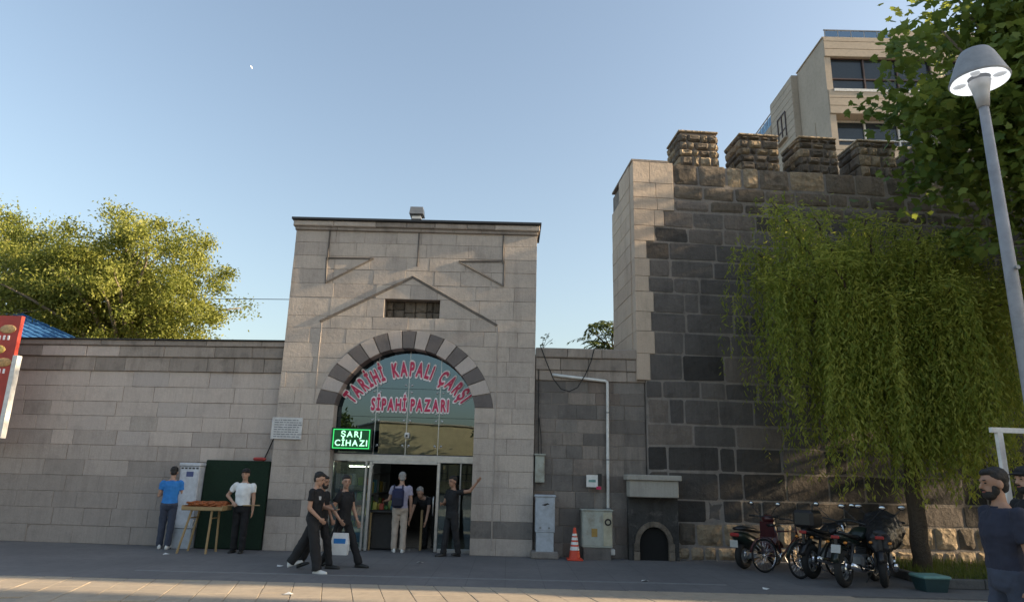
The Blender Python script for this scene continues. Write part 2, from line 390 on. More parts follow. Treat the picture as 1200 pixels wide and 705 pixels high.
for i in range(len(pz)-1):
    z0, z1 = pz[i], pz[i+1]
    if z1 <= 4.73:
        for sgn in (-1, 1):
            xe = XL if sgn < 0 else XR
            zz = [z0+(z1-z0)*k/4 for k in range(5)]
            inner = [1.53]*5 if z1 < 3.04 else [math.sqrt(max(0, (AO+.004)**2-(z-AZ)**2)) for z in zz]
            near = max(inner)
            segs = splits(near + R(.25, .6) if i % 2 else near + R(.5, .9), abs(xe), .45, .95)
            first = segs[0][0]
            for p, q in segs:
                a, b = sgn*p, sgn*q; lo, hi = min(a, b), max(a, b)
                stone_obj(rnd_poly(lo+J/2, hi-J/2, z0+J/2, z1-J/2, .0025), po, gmat(z0, lo), R(-.004, .004), .3, .004, 0, 'stone', .0015)
            if z1 < 3.04: pts = [(sgn*1.53, z0+J/2), (sgn*(first-J/2), z0+J/2), (sgn*(first-J/2), z1-J/2), (sgn*1.53, z1-J/2)]
            else:
                pts = [(sgn*(first-J/2), z0+J/2), (sgn*(first-J/2), z1-J/2)] + [(sgn*inner[k], min(z1-J/2, max(z0+J/2, zz[k]))) for k in range(4, -1, -1)]
            stone_obj(pts, po, gmat(z0, first), R(-.004, .004), .3, .003, 0, 'stone', .001)
    else:
        for p, q in splits(XL, XR, .5, 1.0) if not (4.99 < z0 < 5.01) else splits(XL, -.595, .5, .95)+splits(.655, XR, .5, .95):
            stone_obj(rnd_poly(p+J/2, q-J/2, z0+J/2, z1-J/2, .0025), po, gmat(z0, p), R(-.004, .004), .3, .004, 0, 'stone', .0015)
# core in pieces so that the opening and the slot stay open
cm = MB()
cm.prism([(XL+.01, 0), (-1.56, 0), (-1.56, 3.03), (XL+.01, 3.03)], .012, 1.2)
cm.prism([(1.56, 0), (XR-.01, 0), (XR-.01, 3.03), (1.56, 3.03)], .012, 1.2)
arc = [(1.58*math.cos(a), AZ+1.58*math.sin(a)) for a in [rad(170-160*k/24) for k in range(25)]]
for k in range(24):
    (xa, za), (xb, zb) = arc[k], arc[k+1]
    cm.prism([(xa, za), (xb, zb), (xb, 5.0), (xa, 5.0)], .05, 1.2)
cm.prism([(XL+.01, 3.03), (arc[0][0], 3.03), (arc[0][0], 5.0), (XL+.01, 5.0)], .012, 1.2)
cm.prism([(arc[-1][0], 3.03), (XR-.01, 3.03), (XR-.01, 5.0), (arc[-1][0], 5.0)], .012, 1.2)
cm.prism([(XL+.01, 5.0), (-.61, 5.0), (-.61, 5.43), (XL+.01, 5.43)], .012, 1.2)
cm.prism([(.67, 5.0), (XR-.01, 5.0), (XR-.01, 5.43), (.67, 5.43)], .012, 1.2)
cm.prism([(-.62, 4.99), (.68, 4.99), (.68, 5.44), (-.62, 5.44)], .30, 1.2)
cm.prism([(XL+.01, 5.43), (XR-.01, 5.43), (XR-.01, 7.25), (XL+.01, 7.25)], .012, 1.2)
cm.build('gate_core', 'mortar_fine', po)
for p, q in splits(-.59, .65, .14, .3):                                     # rough stones at the back of the slot
    zc = R(.16, .26)
    stone_obj(rnd_poly(p+.006, q-.006, 5.005, 5.0+zc-.006, .004, .03), po, 'topbasalt', .22, .08, .012, .02, 'rubble_stone', .004)
    stone_obj(rnd_poly(p+.006, q-.006, 5.0+zc, 5.425, .004, .03), po, 'topbasalt', .22, .08, .012, .02, 'rubble_stone', .004)
# striped voussoirs
NV = 17
for k in range(NV):
    pts = []
    ai0, ai1 = math.asin((3.03-AZ)/AI), math.pi-math.asin((3.03-AZ)/AI)
    ao0, ao1 = math.asin((3.03-AZ)/AO), math.pi-math.asin((3.03-AZ)/AO)
    fa, fb = k/NV, (k+1)/NV; e = .0018
    for t_ in (fa+e, (fa+fb)/2, fb-e): a = ai0+(ai1-ai0)*t_; pts.append((AI*math.cos(a), AZ+AI*math.sin(a)))
    for t_ in (fb-e, (fa+fb)/2, fa+e): a = ao0+(ao1-ao0)*t_; pts.append((AO*math.cos(a), AZ+AO*math.sin(a)))
    stone_obj(pts, po, 'vous_dark' if k % 2 == 0 else 'vous_light', -.008, .42, .005, 0, 'voussoir', .001)
# cornice, flashing, mouldings
for p, q in splits(XL-.02, XR+.02, .6, 1.1): stone_obj(rnd_poly(p+.002, q-.002, 7.03, 7.11), po, 'coping', -.05, .35, .01, 0, 'cornice_stone')
for p, q in splits(XL-.06, XR+.06, .6, 1.1): stone_obj(rnd_poly(p+.002, q-.002, 7.112, 7.24), po, random.choice(['coping', 'beige']), -.10, .4, .02, 0, 'cornice_stone')
MB().box((.035, .50, 7.275), (5.78, 1.3, .05)).build('flashing', 'darkmetal', po)
def mould(pts, w_=.055, pr_=.026, mat='grey', nm='moulding'):
    b = MB()
    for (xa, za), (xb, zb) in zip(pts[:-1], pts[1:]):
        d = Vector((xb-xa, 0, zb-za)); L = d.length; a = math.atan2(d.z, d.x)
        rot = Matrix.Rotation(-a, 3, 'Y')
        b.cbox(((xa+xb)/2, -.5*pr_+.006, (za+zb)/2), (L+w_*.6, pr_, w_), .012, rot)
        b.cbox(((xa+xb)/2, -.5*pr_*1.5+.006, (za+zb)/2)+Vector((0, 0, 0)) if False else Vector(((xa+xb)/2, -.5*pr_*1.6+.006, (za+zb)/2))+rot @ Vector((0, 0, w_*.28)), (L+w_*.5, pr_*1.6, w_*.36), .008, rot)
    return b.build(nm, mat, po)
mould([(-2.0, 4.87), (0, 5.95)], .06, .026, 'darkgrey'); mould([(0.005, 5.955), (1.95, 4.88)], .06, .026, 'darkgrey')
mould([(-1.98, 4.82), (-1.98, 3.05)], .03, .010, 'grey'); mould([(1.98, 4.83), (1.98, .12)], .035, .014, 'grey'); mould([(-1.86, 3.0), (-1.86, .12)], .03, .010, 'grey')
for pts in ([(-2.0, 6.36), (-.93, 6.37)], [(-2.0, 6.36), (-1.97, 5.77)], [(-1.97, 5.77), (-.93, 6.37)],
            [(1.05, 6.35), (2.07, 6.38)], [(2.08, 6.38), (2.08, 5.80)], [(2.08, 5.80), (1.05, 6.35)]):
    mould(pts, .045, .024, 'darkgrey')
for x_, za, zb in ((-1.98, 7.02, 6.32), (.09, 7.02, 6.22), (2.05, 7.02, 6.33)):
    mould([(x_, za), (x_, zb)], .034, .028, 'darkgrey', 'drain_strip')
# roof vent
vt = thing('roof_vent', 'small square metal vent with grey cap on the gate roof', 'vent', (-2.36, 15.6, 7.30))
MB().box((0, 0, .17), (.22, .22, .34)).build('duct', 'whitepaint', vt); MB().box((0, 0, .215), (.24, .24, .10)).build('louvre', 'darkmetal', vt)
MB().loft([[(-.17, -.17, .38), (.17, -.17, .38), (.17, .17, .38), (-.17, .17, .38)], [(-.15, -.15, .56), (.15, -.15, .56), (.15, .15, .56), (-.15, .15, .56)]]).build('cap', 'greymetal', vt)

# ---------------------------------------------------------------- hall behind the gate
hall = thing('market_hall', 'dim market hall interior seen through the open gate door', 'hall', (GX, GY, 0))
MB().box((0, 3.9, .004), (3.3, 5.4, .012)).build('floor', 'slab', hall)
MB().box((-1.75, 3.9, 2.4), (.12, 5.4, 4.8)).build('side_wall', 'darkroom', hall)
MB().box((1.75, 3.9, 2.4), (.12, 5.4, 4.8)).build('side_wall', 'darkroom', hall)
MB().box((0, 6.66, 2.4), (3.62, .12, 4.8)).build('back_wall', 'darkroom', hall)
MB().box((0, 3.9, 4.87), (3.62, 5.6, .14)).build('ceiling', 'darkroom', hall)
tl = thing('tube_light', 'lit white fluorescent tube hanging inside the open gate door', 'light', (GX+.42, 17.1, 1.93), rad(-52))
MB().tube([(-.42, 0, 0), (.42, 0, 0)], .022, 8).build('tube', plain('tube_glow', (.9, .9, .9), .4, emit=(.95, 1, .95), est=9.), tl)
MB().box((0, 0, .06), (.9, .09, .05)).build('housing', 'whitepaint', tl); MB().box((0, 0, 1.5), (.015, .015, 2.85)).build('hanger', 'darkmetal', tl)
tl2 = thing('strip_light', 'lit strip lamp over the goods behind the left shop window', 'light', (GX-1.1, 16.0, 1.74), 0)
MB().tube([(-.22, 0, 0), (.22, 0, 0)], .012, 8).build('tube', plain('strip_glow', (.9, .9, .8), .4, emit=(1, .95, .75), est=7.), tl2); MB().box((0, 0, .04), (.5, .05, .04)).build('housing', 'whitepaint', tl2)

# ---------------------------------------------------------------- glass shopfront
sf = thing('glass_shopfront', 'frameless glass shopfront with steel fittings filling the gate arch', 'shopfront', (GX, GY+.36, 0))
M['glass'] = glassmat('tinted_glass', (.26, .36, .37), .15); M['clear'] = glassmat('shop_glass', (.72, .80, .76), .07)
colx = [-1.545, -.68, .02, .73, 1.545]; rowz = [2.02, 2.82, 3.45, 4.4]
def arcz(x): return AZ+math.sqrt(max(0, (AI+.01)**2-x*x))
for a, b in zip(colx[:-1], colx[1:]):
    for z0, z1 in zip(rowz[:-1], rowz[1:]):
        xs = np.linspace(b-.005, a+.005, 9)
        top = [(x, max(z0, min(z1-.008, arcz(x)))) for x in xs]
        poly = [(a+.005, z0), (b-.005, z0)] + [p for p in top if p[1] > z0+.002]
        if len(poly) < 4: continue
        ys = R(-.002, .002); MB().prism(poly, ys-.005, ys+.005).build('pane', 'glass', sf)
for a, b in ((-1.53, -.75), (.80, 1.25), (1.27, 1.53)):
    MB().prism([(a, .06), (b, .06), (b, 1.82), (a, 1.82)], -.005, .005).build('window_pane', 'clear', sf)
for x_ in (-.68, .02, .73):
    zt = arcz(x_)-.02; MB().box((x_, .09, (2.0+zt)/2), (.016, .16, zt-2.0)).build('glass_fin', plain('fin_glass', (.30, .42, .42), .15), sf); MB().box((x_, -.012, (2.0+zt)/2), (.016, .008, zt-2.0)).build('joint_strip', 'metal', sf)
for x_ in (-.68, .02, .73):
    for z_ in (2.12, 2.82, 3.45):
        b = MB()
        for sx in (-1, 1):
            for sz in (-1, 1):
                if z_ == 2.12 and sz < 0: continue
                b.tube([(x_, .03, z_), (x_+sx*.065, -.012, z_+sz*.075)], .009, 6); b.ell((x_+sx*.07, -.014, z_+sz*.08), (.026, .014, .026), nu=8, nv=6)
        b.build('spider_fitting', 'metal', sf, smooth=True)
fr = MB().cbox((0, 0, 1.925), (3.08, .12, .16), .01).build('transom', 'metal', sf)
for x_, wd in ((-1.54, .05), (-.80, .05), (-.70, .07), (.78, .07), (1.26, .03), (1.54, .05)):
    MB().cbox((x_, -.01, .93), (wd, .09, 1.84), .008).build('post', 'metal', sf)
for a, b in ((-1.51, -.83), (.82, 1.51)): MB().cbox(((a+b)/2, 0, .04), (b-a, .09, .08), .006).build('sill', 'metal', sf)
MB().cbox((0.04, -.03, 1.83), (1.40, .10, .05), .006).build('door_header', 'metal', sf)
hd = MB().tube([(.70, -.07, .75), (.70, -.10, .80), (.70, -.10, 1.1), (.70, -.07, 1.15)], .014, 8).build('door_handle', 'metal', sf, smooth=True)
cl = thing('security_camera', 'small pale camera box on the glass above the door', 'camera', (GX+.05, GY+.28, 2.42))
MB().cbox((0, 0, 0), (.10, .08, .12), .015).build('housing', 'whitepaint', cl); MB().tube([(0, -.04, -.01), (0, -.06, -.01)], .025, 10).build('lens', 'black', cl)

# goods behind the window and at the door
cols = [(.45, .42, .10), (.35, .40, .12), (.5, .35, .08), (.08, .22, .30), (.45, .08, .05), (.5, .48, .4), (.1, .25, .08)]
CN = ['yellow', 'lime green', 'orange', 'blue', 'red', 'cream', 'dark green']; LV = ['lowest', 'second', 'third', 'topmost']
gm = [plain('packet_%d' % i, c, .45) for i, c in enumerate(cols)]
rk = thing('display_rack', 'metal display rack of packets behind the left shop window', 'rack', (GX-1.14, 15.95, 0))
for z_ in (.35, .68, 1.0, 1.32, 1.62): MB().box((0, 0, z_), (.70, .32, .018)).build('shelf', 'greymetal', rk)
for sx in (-.34, .34): MB().box((sx, .15, .85), (.025, .025, 1.68)).build('upright', 'greymetal', rk)
for i, z_ in enumerate((.36, .69, 1.01, 1.33)):
    for k in range(5):
        h = R(.14, .25); x_ = GX-1.14-.26+k*.13
        tag(MB().cbox((0, 0, h/2), (.105, .10, h), .01).build('packet', gm[(i*2+k*3) % 7], loc=(x_, 15.87, z_)), 'small %s packet on the %s filled shelf of the window rack' % (CN[(i*2+k*3) % 7], LV[i]), 'packet', 'packets on the display rack')
wb = thing('white_box', 'white carton with blue print at the foot of the left shop window', 'box', (GX-.98, 15.58, 0))
MB().cbox((0, 0, .24), (.36, .2, .44), .01).build('carton', 'whitepaint', wb); MB().box((0.02, -.102, .26), (.2, .004, .2)).build('print', plain('blue_print', (.10, .22, .42), .5), wb)
MB().box((0, 0, .012), (.36, .2, .02)).build('base', 'whitepaint', wb)
ct = thing('sales_counter', 'dark sales counter with pale posts just inside the door', 'counter', (GX-.38, 15.85, 0))
MB().cbox((0, 0, .80), (.62, .7, .05), .01).build('top', 'darkmetal', ct); MB().box((0, .05, .40), (.52, .5, .74)).build('body', 'darkroom', ct)
for sx in (-.28, .28): MB().box((sx, -.32, .39), (.035, .035, .78)).build('leg', 'wood', ct)
for k in range(7):
    h = R(.08, .2); tag(MB().cbox((0, 0, h/2), (.09, .09, h), .012).build('jar', gm[(k*2) % 7], loc=(GX-.62+k*.075, 15.75+R(-.12, .2), .825)), 'small %s tub on the dark sales counter' % CN[(k*2) % 7], 'tub', 'tubs on the sales counter')
pk = MB().cbox((0, 0, .42), (.05, .05, .84), .006).build('wooden_post', 'wood', loc=(GX+.42, 15.72, 0)); tag(pk, 'short pale wooden post standing in the gate doorway', 'post')
rs = thing('wall_shelf', 'tall dark goods shelf along the left side inside the gate', 'shelf', (GX-1.4, 18.4, 0))
for z_ in (.1, .6, 1.1, 1.6, 2.1): MB().box((.1, 0, z_), (.5, 3.2, .03)).build('board', 'greymetal', rs)
for sy in (-1.6, 0, 1.6): MB().box((.1, sy, 1.1), (.5, .03, 2.2)).build('upright', 'greymetal', rs)
for i in range(14):
    h = R(.2, .42); ci = (i*3+i//7) % 7; tag(MB().cbox((0, 0, h/2), (.3, R(.16, .22), h), .012).build('goods_box', gm[ci], loc=(GX-1.25, 17.05+(i % 7)*.42, (.615, 1.115)[i//7])), '%s goods box on the %s board of the long shelf inside the gate' % (CN[ci], ('lower', 'upper')[i//7]), 'box', 'goods on the wall shelf')

# ---------------------------------------------------------------- lettering and signs
def glyph(ch, size, off, ext):
    c = bpy.data.curves.new('glyph', 'FONT'); c.body = ch; c.size = size; c.offset = off; c.extrude = ext; c.align_x = 'CENTER'; c.resolution_u = 4
    o = bpy.data.objects.new('glyph', c); COL.objects.link(o); bpy.context.view_layer.update()
    me = bpy.data.meshes.new_from_object(o.evaluated_get(bpy.context.evaluated_depsgraph_get()))
    bpy.data.objects.remove(o); bpy.data.curves.remove(c); return me
def glyph_obj(ch, size, off, ext, mat, parent, loc, ang, name='letter', sx=1.):
    src = glyph(ch, size, 0., ext); nv = len(src.vertices); co = np.empty(nv*3); src.vertices.foreach_get('co', co); co = co.reshape(-1, 3)
    fs = [tuple(p.vertices) for p in src.polygons]; b = MB(); n = 14
    for k in range(n):                       # stroke thickened evenly all round
        a = 2*math.pi*k/n; b.add(co+np.array([off*math.cos(a), off*math.sin(a), -.0004*k]), fs)
    b.add(co+np.array([0, 0, .0004]), fs); bpy.data.meshes.remove(src)
    o = b.build(name, mat, parent, fix=False)
    o.matrix_local = Matrix.Translation(loc) @ Matrix.Rotation(-ang, 4, 'Y') @ Matrix.Rotation(math.pi/2, 4, 'X') @ Matrix.Scale(sx, 4, (1, 0, 0))
    return o
def gw(ch, size, off):
    if ch == ' ': return size*.30
    me = glyph(ch, size, off, 0); xs = [v.co.x for v in me.vertices]; w_ = max(xs)-min(xs); bpy.data.meshes.remove(me); return w_+size*.17
M['letter_red'] = plain('letter_crimson', (.55, .02, .10), .35, var=.06); M['letter_white'] = plain('letter_white', (.92, .88, .90), .4, var=.04)
def arc_sign(root, text, size, cx_, cz_, rad_, a0, a1):
    ws = [gw(c, size, .012) for c in text]; tot = sum(ws); acc = 0
    for c, w_ in zip(text, ws):
        t_ = (acc+w_/2)/tot; acc += w_
        if c == ' ': continue
        a = a0+(a1-a0)*t_
        p = (cx_+rad_*math.sin(a), 0, cz_+rad_*math.cos(a))
        sx = min(1.15, (abs(a1-a0)*rad_)/tot)
        lo = glyph_obj(c, size, .015, .012, 'letter_red', root, (p[0], -.03, p[2]), -a, 'letter', sx)
        l2 = glyph_obj(c, size, .058, .006, 'letter_white', root, (p[0], -.012, p[2]), -a, 'letter_backing', sx)
s1 = thing('arched_lettering', 'arched crimson lettering with white edges reading TARİHİ KAPALI ÇARŞI', 'sign', (GX, GY+.335, 0))
arc_sign(s1, 'TARİHİ  KAPALI  ÇARŞI', .44, .03, 2.27, 1.47, rad(-57), rad(54))
s2 = thing('straight_lettering', 'straight crimson lettering with white edges reading SİPAHİ PAZARI', 'sign', (GX, GY+.335, 0))
txt = 'SİPAHİ PAZARI'; ws = [gw(c, .37, .012) for c in txt]; tot = sum(ws); k_ = 1.76/tot; acc = 0
for c, w_ in zip(txt, ws):
    x_ = -.84+(acc+w_/2)*k_; acc += w_
    if c == ' ': continue
    glyph_obj(c, .37, .012, .012, 'letter_red', s2, (x_+.03, -.03, 2.96), 0, 'letter', min(k_, 1.15)); glyph_obj(c, .37, .050, .006, 'letter_white', s2, (x_+.03, -.012, 2.96), 0, 'letter_backing', min(k_, 1.15))
ld = thing('led_sign', 'black box sign with glowing green border reading ŞARJ CİHAZI', 'sign', (-3.37, 14.93, 2.30), 0)
MB().cbox((0, .03, 0), (.87, .07, .47), .012).build('case', 'black', ld)
M['led_green'] = plain('led_green', (.05, .4, .12), .4, emit=(.04, .75, .16), est=.5); M['led_white'] = plain('led_white', (.5, .8, .6), .4, emit=(.45, 1., .6), est=.55)
MB().box((0, -.008, 0), (.84, .004, .44)).build('panel', plain('led_panel', (.005, .05, .018), .3, emit=(.0, .10, .025), est=.12), ld)
b = MB()
for a, c2 in (((0, -.014, .195), (.78, .008, .014)), ((0, -.014, -.195), (.78, .008, .014)), ((-.385, -.014, 0), (.014, .008, .39)), ((.385, -.014, 0), (.014, .008, .39))): b.box(a, c2)
b.build('border', 'led_green', ld)
for t_, z_, s_ in (('ŞARJ', .04, .175), ('CİHAZI', -.145, .175)):
    ws = [gw(c, s_, .002) for c in t_]; x_ = -sum(ws)/2
    for c, w_ in zip(t_, ws): glyph_obj(c, s_, .003, .003, 'led_white', ld, (x_+w_/2, -.018, z_), 0, 'letter'); x_ += w_
pl = thing('stone_plaque', 'white inscribed marble plaque on the stone left of the arch', 'plaque', (-4.79, 14.985, 2.49))
MB().cbox((0, .0, 0), (.66, .045, .46), .008).build('slab', plain('marble', (.56, .56, .56), .45), pl)
b = MB()
for i in range(8):
    x_ = -.27
    while x_ < .25:
        L = R(.03, .10); b.box((x_+L/2, -.0235, .175-i*.05), (L, .002, .016)); x_ += L+.016
b.build('inscription', plain('inscription', (.16, .17, .19), .7), pl)

# ---------------------------------------------------------------- patched wall between gate and fortress
mw = thing('patched_wall', 'stained patched stone wall with ledges between gate and fortress', 'wall', (.56, 15.1, 0))
zm = [0, .28, .62, .98, 1.32, 1.66, 2.0, 2.28, 2.55, 2.84, 3.16, 3.42, 3.68]
def mmat(z, x): return random.choice(['midstone', 'midstone', 'midstone', 'darkgrey']) if z > 1.9 else random.choice(['darkgrey', 'midstone', 'midstone'])
courses(mw, zm, 0, 2.42, .32, .75, mmat, joint=.008, wob=.003, ch=.006)
courses(mw, [3.68, 3.91], 0, 2.44, .5, .9, lambda z, x: 'coping', offs=lambda z: -.03, depth=.2)
courses(mw, [3.91, 4.18], 0, 2.44, .5, .9, lambda z, x: 'coping', offs=lambda z: -.06, depth=.24, ch=.012)
courses(mw, [4.18, 4.40], 0, 2.44, .5, .9, lambda z, x: 'coping', offs=lambda z: -.10, depth=.3, ch=.016, name='coping_stone')
MB().box((1.21, .36, 2.14), (2.42, .70, 4.28)).build('wall_core', 'mortar_fine', mw)

# ---------------------------------------------------------------- fortress
FR = rad(4.5)
ft = thing('fortress_wall', 'high dark basalt fortress wall with pale quoins and battlements', 'fortress', (2.8, 15.0, 0), FR)
fz = [0, .27, .75, 1.21, 1.79, 2.32, 2.79, 3.34, 3.73, 4.32, 4.83, 5.28, 5.75, 6.12, 6.54, 6.97, 7.35, 7.75, 8.06, 8.43, 8.98]
ql = {0: .19, 1: .19, 2: .19, 3: .21, 4: .19, 5: .19, 6: .22, 7: .19, 8: .30, 9: .42, 10: .35, 11: .42, 12: .32, 13: .35, 14: .28, 15: .48, 16: .72, 17: .98, 18: .98, 19: .98}
LEN = 10.2
for i in range(len(fz)-1):
    z0, z1 = fz[i], fz[i+1]; x0 = ql.get(i, .19)
    if i >= 17: mat, wm, wx, bl, cut, wob = 'topbasalt', .38, .95, .022, .07, .02
    elif i < 2: mat, wm, wx, bl, cut, wob = 'rubble', .18, .62, .04, .07, .03
    else: mat, wm, wx, bl, cut, wob = 'basalt', .32, 1.15, .006, .055, .016
    for p, q in splits(x0, LEN, wm, wx):
        j = .026 if i >= 3 else .014
        mm = mat
        if i in (17, 16) and R(0, 1) < .3: mm = 'basalt'
        if i == 1 and R(0, 1) < .55: mm = 'topbasalt'
        if i in (2, 3, 4): mm = 'dampbasalt' if R(0, 1) < .8 else 'basalt'
        if i == 5 and R(0, 1) < .45: mm = 'dampbasalt'
        if 6 <= i <= 16 and R(0, 1) < .05: mm = 'dampbasalt'
        if i == 19 and R(0, 1) < .45: mm = 'rubble'
        tilt = R(-.02, .02)
        po_ = [(x, z+tilt*(x-p)) for x, z in rnd_poly(p+j/2, q-j/2, z0+j/2, z1-j/2, wob, cut)]
        stone_obj(po_, ft, mm, R(-.010, .006) if 3 <= i < 17 else R(-.02, .01), .22, .007 if 3 <= i < 17 else .014, bl, 'stone' if i > 2 else 'rubble_stone', .004)
    if 8 <= i:                                                    # pale quoins
        if x0 > .6:
            xm = R(.4, .6)
            stone_obj(rnd_poly(0, xm-.004, z0+.004, z1-.004), ft, 'quoin', -.025, .3, .006, 0, 'quoin', .001); stone_obj(rnd_poly(xm+.004, x0-.006, z0+.004, z1-.004), ft, 'quoin', -.025, .3, .006, 0, 'quoin', .001)
        else: stone_obj(rnd_poly(0, x0-.006, z0+.004, z1-.004), ft, 'quoin', -.025, .3, .006, 0, 'quoin', .001)
fc = MB(); fc.box((LEN/2+.09, 1.1, 2.17), (LEN-.22, 2.188, 4.34)); fc.box((LEN/2+.02, 1.1, 6.64), (LEN-.04, 2.188, 4.60)); fc.build('wall_core', 'mortar', ft)
for i in range(8, len(fz)-1):                                     # the quoin's return face
    z0, z1 = fz[i], fz[i+1]
    if z1 < 4.3: continue
    for p, q in splits(.0, 2.1 if z1 < 8.5 else 1.3, .5, .9):
        o = stone_obj(rnd_poly(-q+.004, -p-.004 if p > 0 else -.28, z0+.004, z1-.004), ft, 'quoin', 0, .12, .006, 0, 'quoin', .001)
        x_, y_, z_ = o.location; o.rotation_euler = (0, 0, rad(-90)); o.location = (-.02+R(-.003, .003), -x_, z_)
MB().box((.42, 1.0, 9.0), (.9, 2.06, .05)).build('quoin_coping', 'coping', ft)
# battlements
def merlon(x0, x1, zt, nm='merlon'):
    mo = bpy.data.objects.new(nm, None); COL.objects.link(mo); mo.parent = ft; mo.location = (x0, .08, 8.98)
    W = x1-x0; Hh = zt-8.98
    MB().box((W/2, .47, Hh/2-.01), (W-.08, .88, Hh-.02)).build('merlon_core', 'mortar_fine', mo)
    z_ = 0.
    while z_ < Hh-.1:
        h = min(R(.15, .31), Hh-.06-z_)
        for p, q in splits(0, W, .14, .36): stone_obj(rnd_poly(p+.006, q-.006, z_+.005, z_+h-.005, .022, .055), mo, random.choice(['rubble', 'topbasalt', 'topbasalt']), R(-.02, .01), .14, .012, .045, 'rubble_stone', .004)
        for sx in (0, 1):
            for p, q in splits(0, .9, .2, .5):
                o = stone_obj(rnd_poly(-q+.006, -p-.006, z_+.005, z_+h-.005, .012, .04), mo, random.choice(['rubble', 'topbasalt']), 0, .1, .012, .03, 'rubble_stone', .004)
                xx = o.location.x; o.rotation_euler = (0, 0, rad(-90) if sx == 0 else rad(90)); o.location = (-.01 if sx == 0 else W+.01, -xx if sx == 0 else .92+xx, o.location.z)
        z_ += h
    MB().cbox((W/2, .47, Hh-.02), (W+.03, .98, .05), .012).build('cap_slab', 'rubble', mo)
for a, b_, zt in ((1.20, 2.17, 9.93), (2.73, 3.71, 9.95), (4.25, 5.22, 9.98), (5.78, 6.75, 9.99), (7.35, 8.3, 9.99), (8.9, 9.85, 9.99)): merlon(a, b_, zt)

# ---------------------------------------------------------------- things along the walls
gp = thing('gas_pipe', 'white pipe running along and down the stained wall', 'pipe', (0, 15.0, 0))
MB().tube([(.93, .03, 3.80), (1.55, .03, 3.74), (2.10, .03, 3.69), (2.145, .03, 3.66), (2.15, .03, 3.6), (2.14, .03, 2), (2.13, .03, .25)], .032, 10).build('tube', 'whitepaint', gp, smooth=True)
for z_ in (3.0, 2.0, 1.0): MB().torus((2.145, .03, z_), .036, .012, 'z', 12, 6).build('clamp', 'greymetal', gp)
MB().cbox((2.13, -.02, .14), (.24, .18, .12), .015).build('foot_block', 'whitepaint', gp)
mb = thing('meter_box', 'narrow pale green wall box with cables in the corner beside the gate', 'box', (.68, 15.0, 1.77))
MB().cbox((0, 0, 0), (.20, .14, .56), .012).build('case', 'cabinet2', mb); MB().box((0, -.073, 0), (.15, .006, .46)).build('door', 'cabinet2', mb); MB().box((0, -.01, .30), (.24, .19, .03)).build('hood', 'cabinet2', mb)
MB().tube([(-.03, .02, .3), (-.04, .04, .8), (-.05, .05, 2.4)], .012, 6).build('conduit', 'wire', mb); MB().tube([(.03, .02, .3), (.02, .05, .7), (-.03, .06, 1.1)], .01, 6).build('conduit', 'wire', mb)
c1 = thing('utility_cabinet', 'tall narrow pale blue utility cabinet beside the gate corner', 'cabinet', (.79, 14.83, 0))
MB().cbox((0, 0, .07), (.56, .36, .14), .02).build('plinth', 'darkgrey', c1)
MB().cbox((0, 0, .32), (.36, .26, .40), .01).build('base_box', 'cabinet', c1); MB().cbox((0, 0, .86), (.40, .29, .70), .01).build('body', 'cabinet', c1)
MB().cbox((0, 0, 1.225), (.44, .33, .05), .015).build('roof', 'cabinet', c1); dr = MB().cbox((0, -.147, .86), (.33, .012, .62), .004).build('door', 'cabinet', c1)
MB().add([(-.08, -.157, 1.05), (.05, -.157, 1.09), (.09, -.157, 1.06), (.04, -.157, 1.055), (.0, -.157, 1.03)], [(0, 1, 2, 3, 4)]).build('emblem', 'black', c1, fix=False)
for sx in (-.1, .08): MB().tube([(sx, -.15, .60), (sx, -.165, .60)], .022, 8).build('lock', 'greymetal', c1)
c2 = thing('junction_cabinet', 'wide rusty pale green cabinet with black round mark beside the pipe', 'cabinet', (1.86, 14.86, 0))
MB().box((0, 0, .12), (.56, .30, .24)).build('plinth', 'darkgrey', c2); MB().cbox((0, 0, .60), (.62, .34, .72), .01).build('body', 'cabinet2', c2); MB().cbox((0, 0, .97), (.66, .38, .03), .008).build('roof', 'cabinet2', c2)
MB().cbox((-.10, -.175, .60), (.38, .012, .64), .004).build('door', 'cabinet2', c2); MB().cbox((.21, -.175, .60), (.17, .012, .64), .004).build('door', plain('cream_door', (.42, .40, .30), .5, dirt=((.2, .17, .1), .4)), c2)
MB().torus((.22, -.185, .74), .055, .016, 'y', 18, 6).build('round_mark', 'black', c2); MB().cbox((-.06, -.184, .53), (.12, .006, .16), .003).build('sticker', plain('rust_sticker', (.35, .22, .06), .7), c2)
sg = thing('notice_sign', 'small white notice with red and black marks on the stained wall', 'sign', (1.82, 14.96, 1.55))
MB().box((-.03, .0, 0), (.24, .03, .25)).build('plate', 'whitepaint', sg); MB().box((-.03, -.018, .0), (.15, .004, .05)).build('print', plain('teal_print', (.15, .3, .28), .5), sg)
MB().box((.13, -.0, .03), (.09, .02, .25)).build('dark_tab', 'black', sg); MB().box((.11, -.012, -.14), (.10, .02, .06)).build('red_tab', 'letter_red', sg)
tr = thing('stone_trough', 'pale stone trough with slab rim mounted above the arched niche', 'trough', (3.03, 14.78, 1.25))
M['troughstone'] = stone('trough_stone', (.42, .40, .36), (.42, .40, .36), amt=.35, stain=(.16, .15, .14))
MB().cbox((0, .02, .17), (1.02, .40, .34), .015).build('basin', 'troughstone', tr); MB().cbox((0, 0, .395), (1.13, .48, .11), .012).build('rim', 'troughstone', tr)
ni = thing('arched_niche', 'soot-stained arched fountain niche with recess painted dark low in the dark wall', 'niche', (3.05, 14.86, 0))
ap = [(.30*math.cos(a), .33+.30*math.sin(a)*1.1) for a in [rad(180-180*k/12) for k in range(13)]]
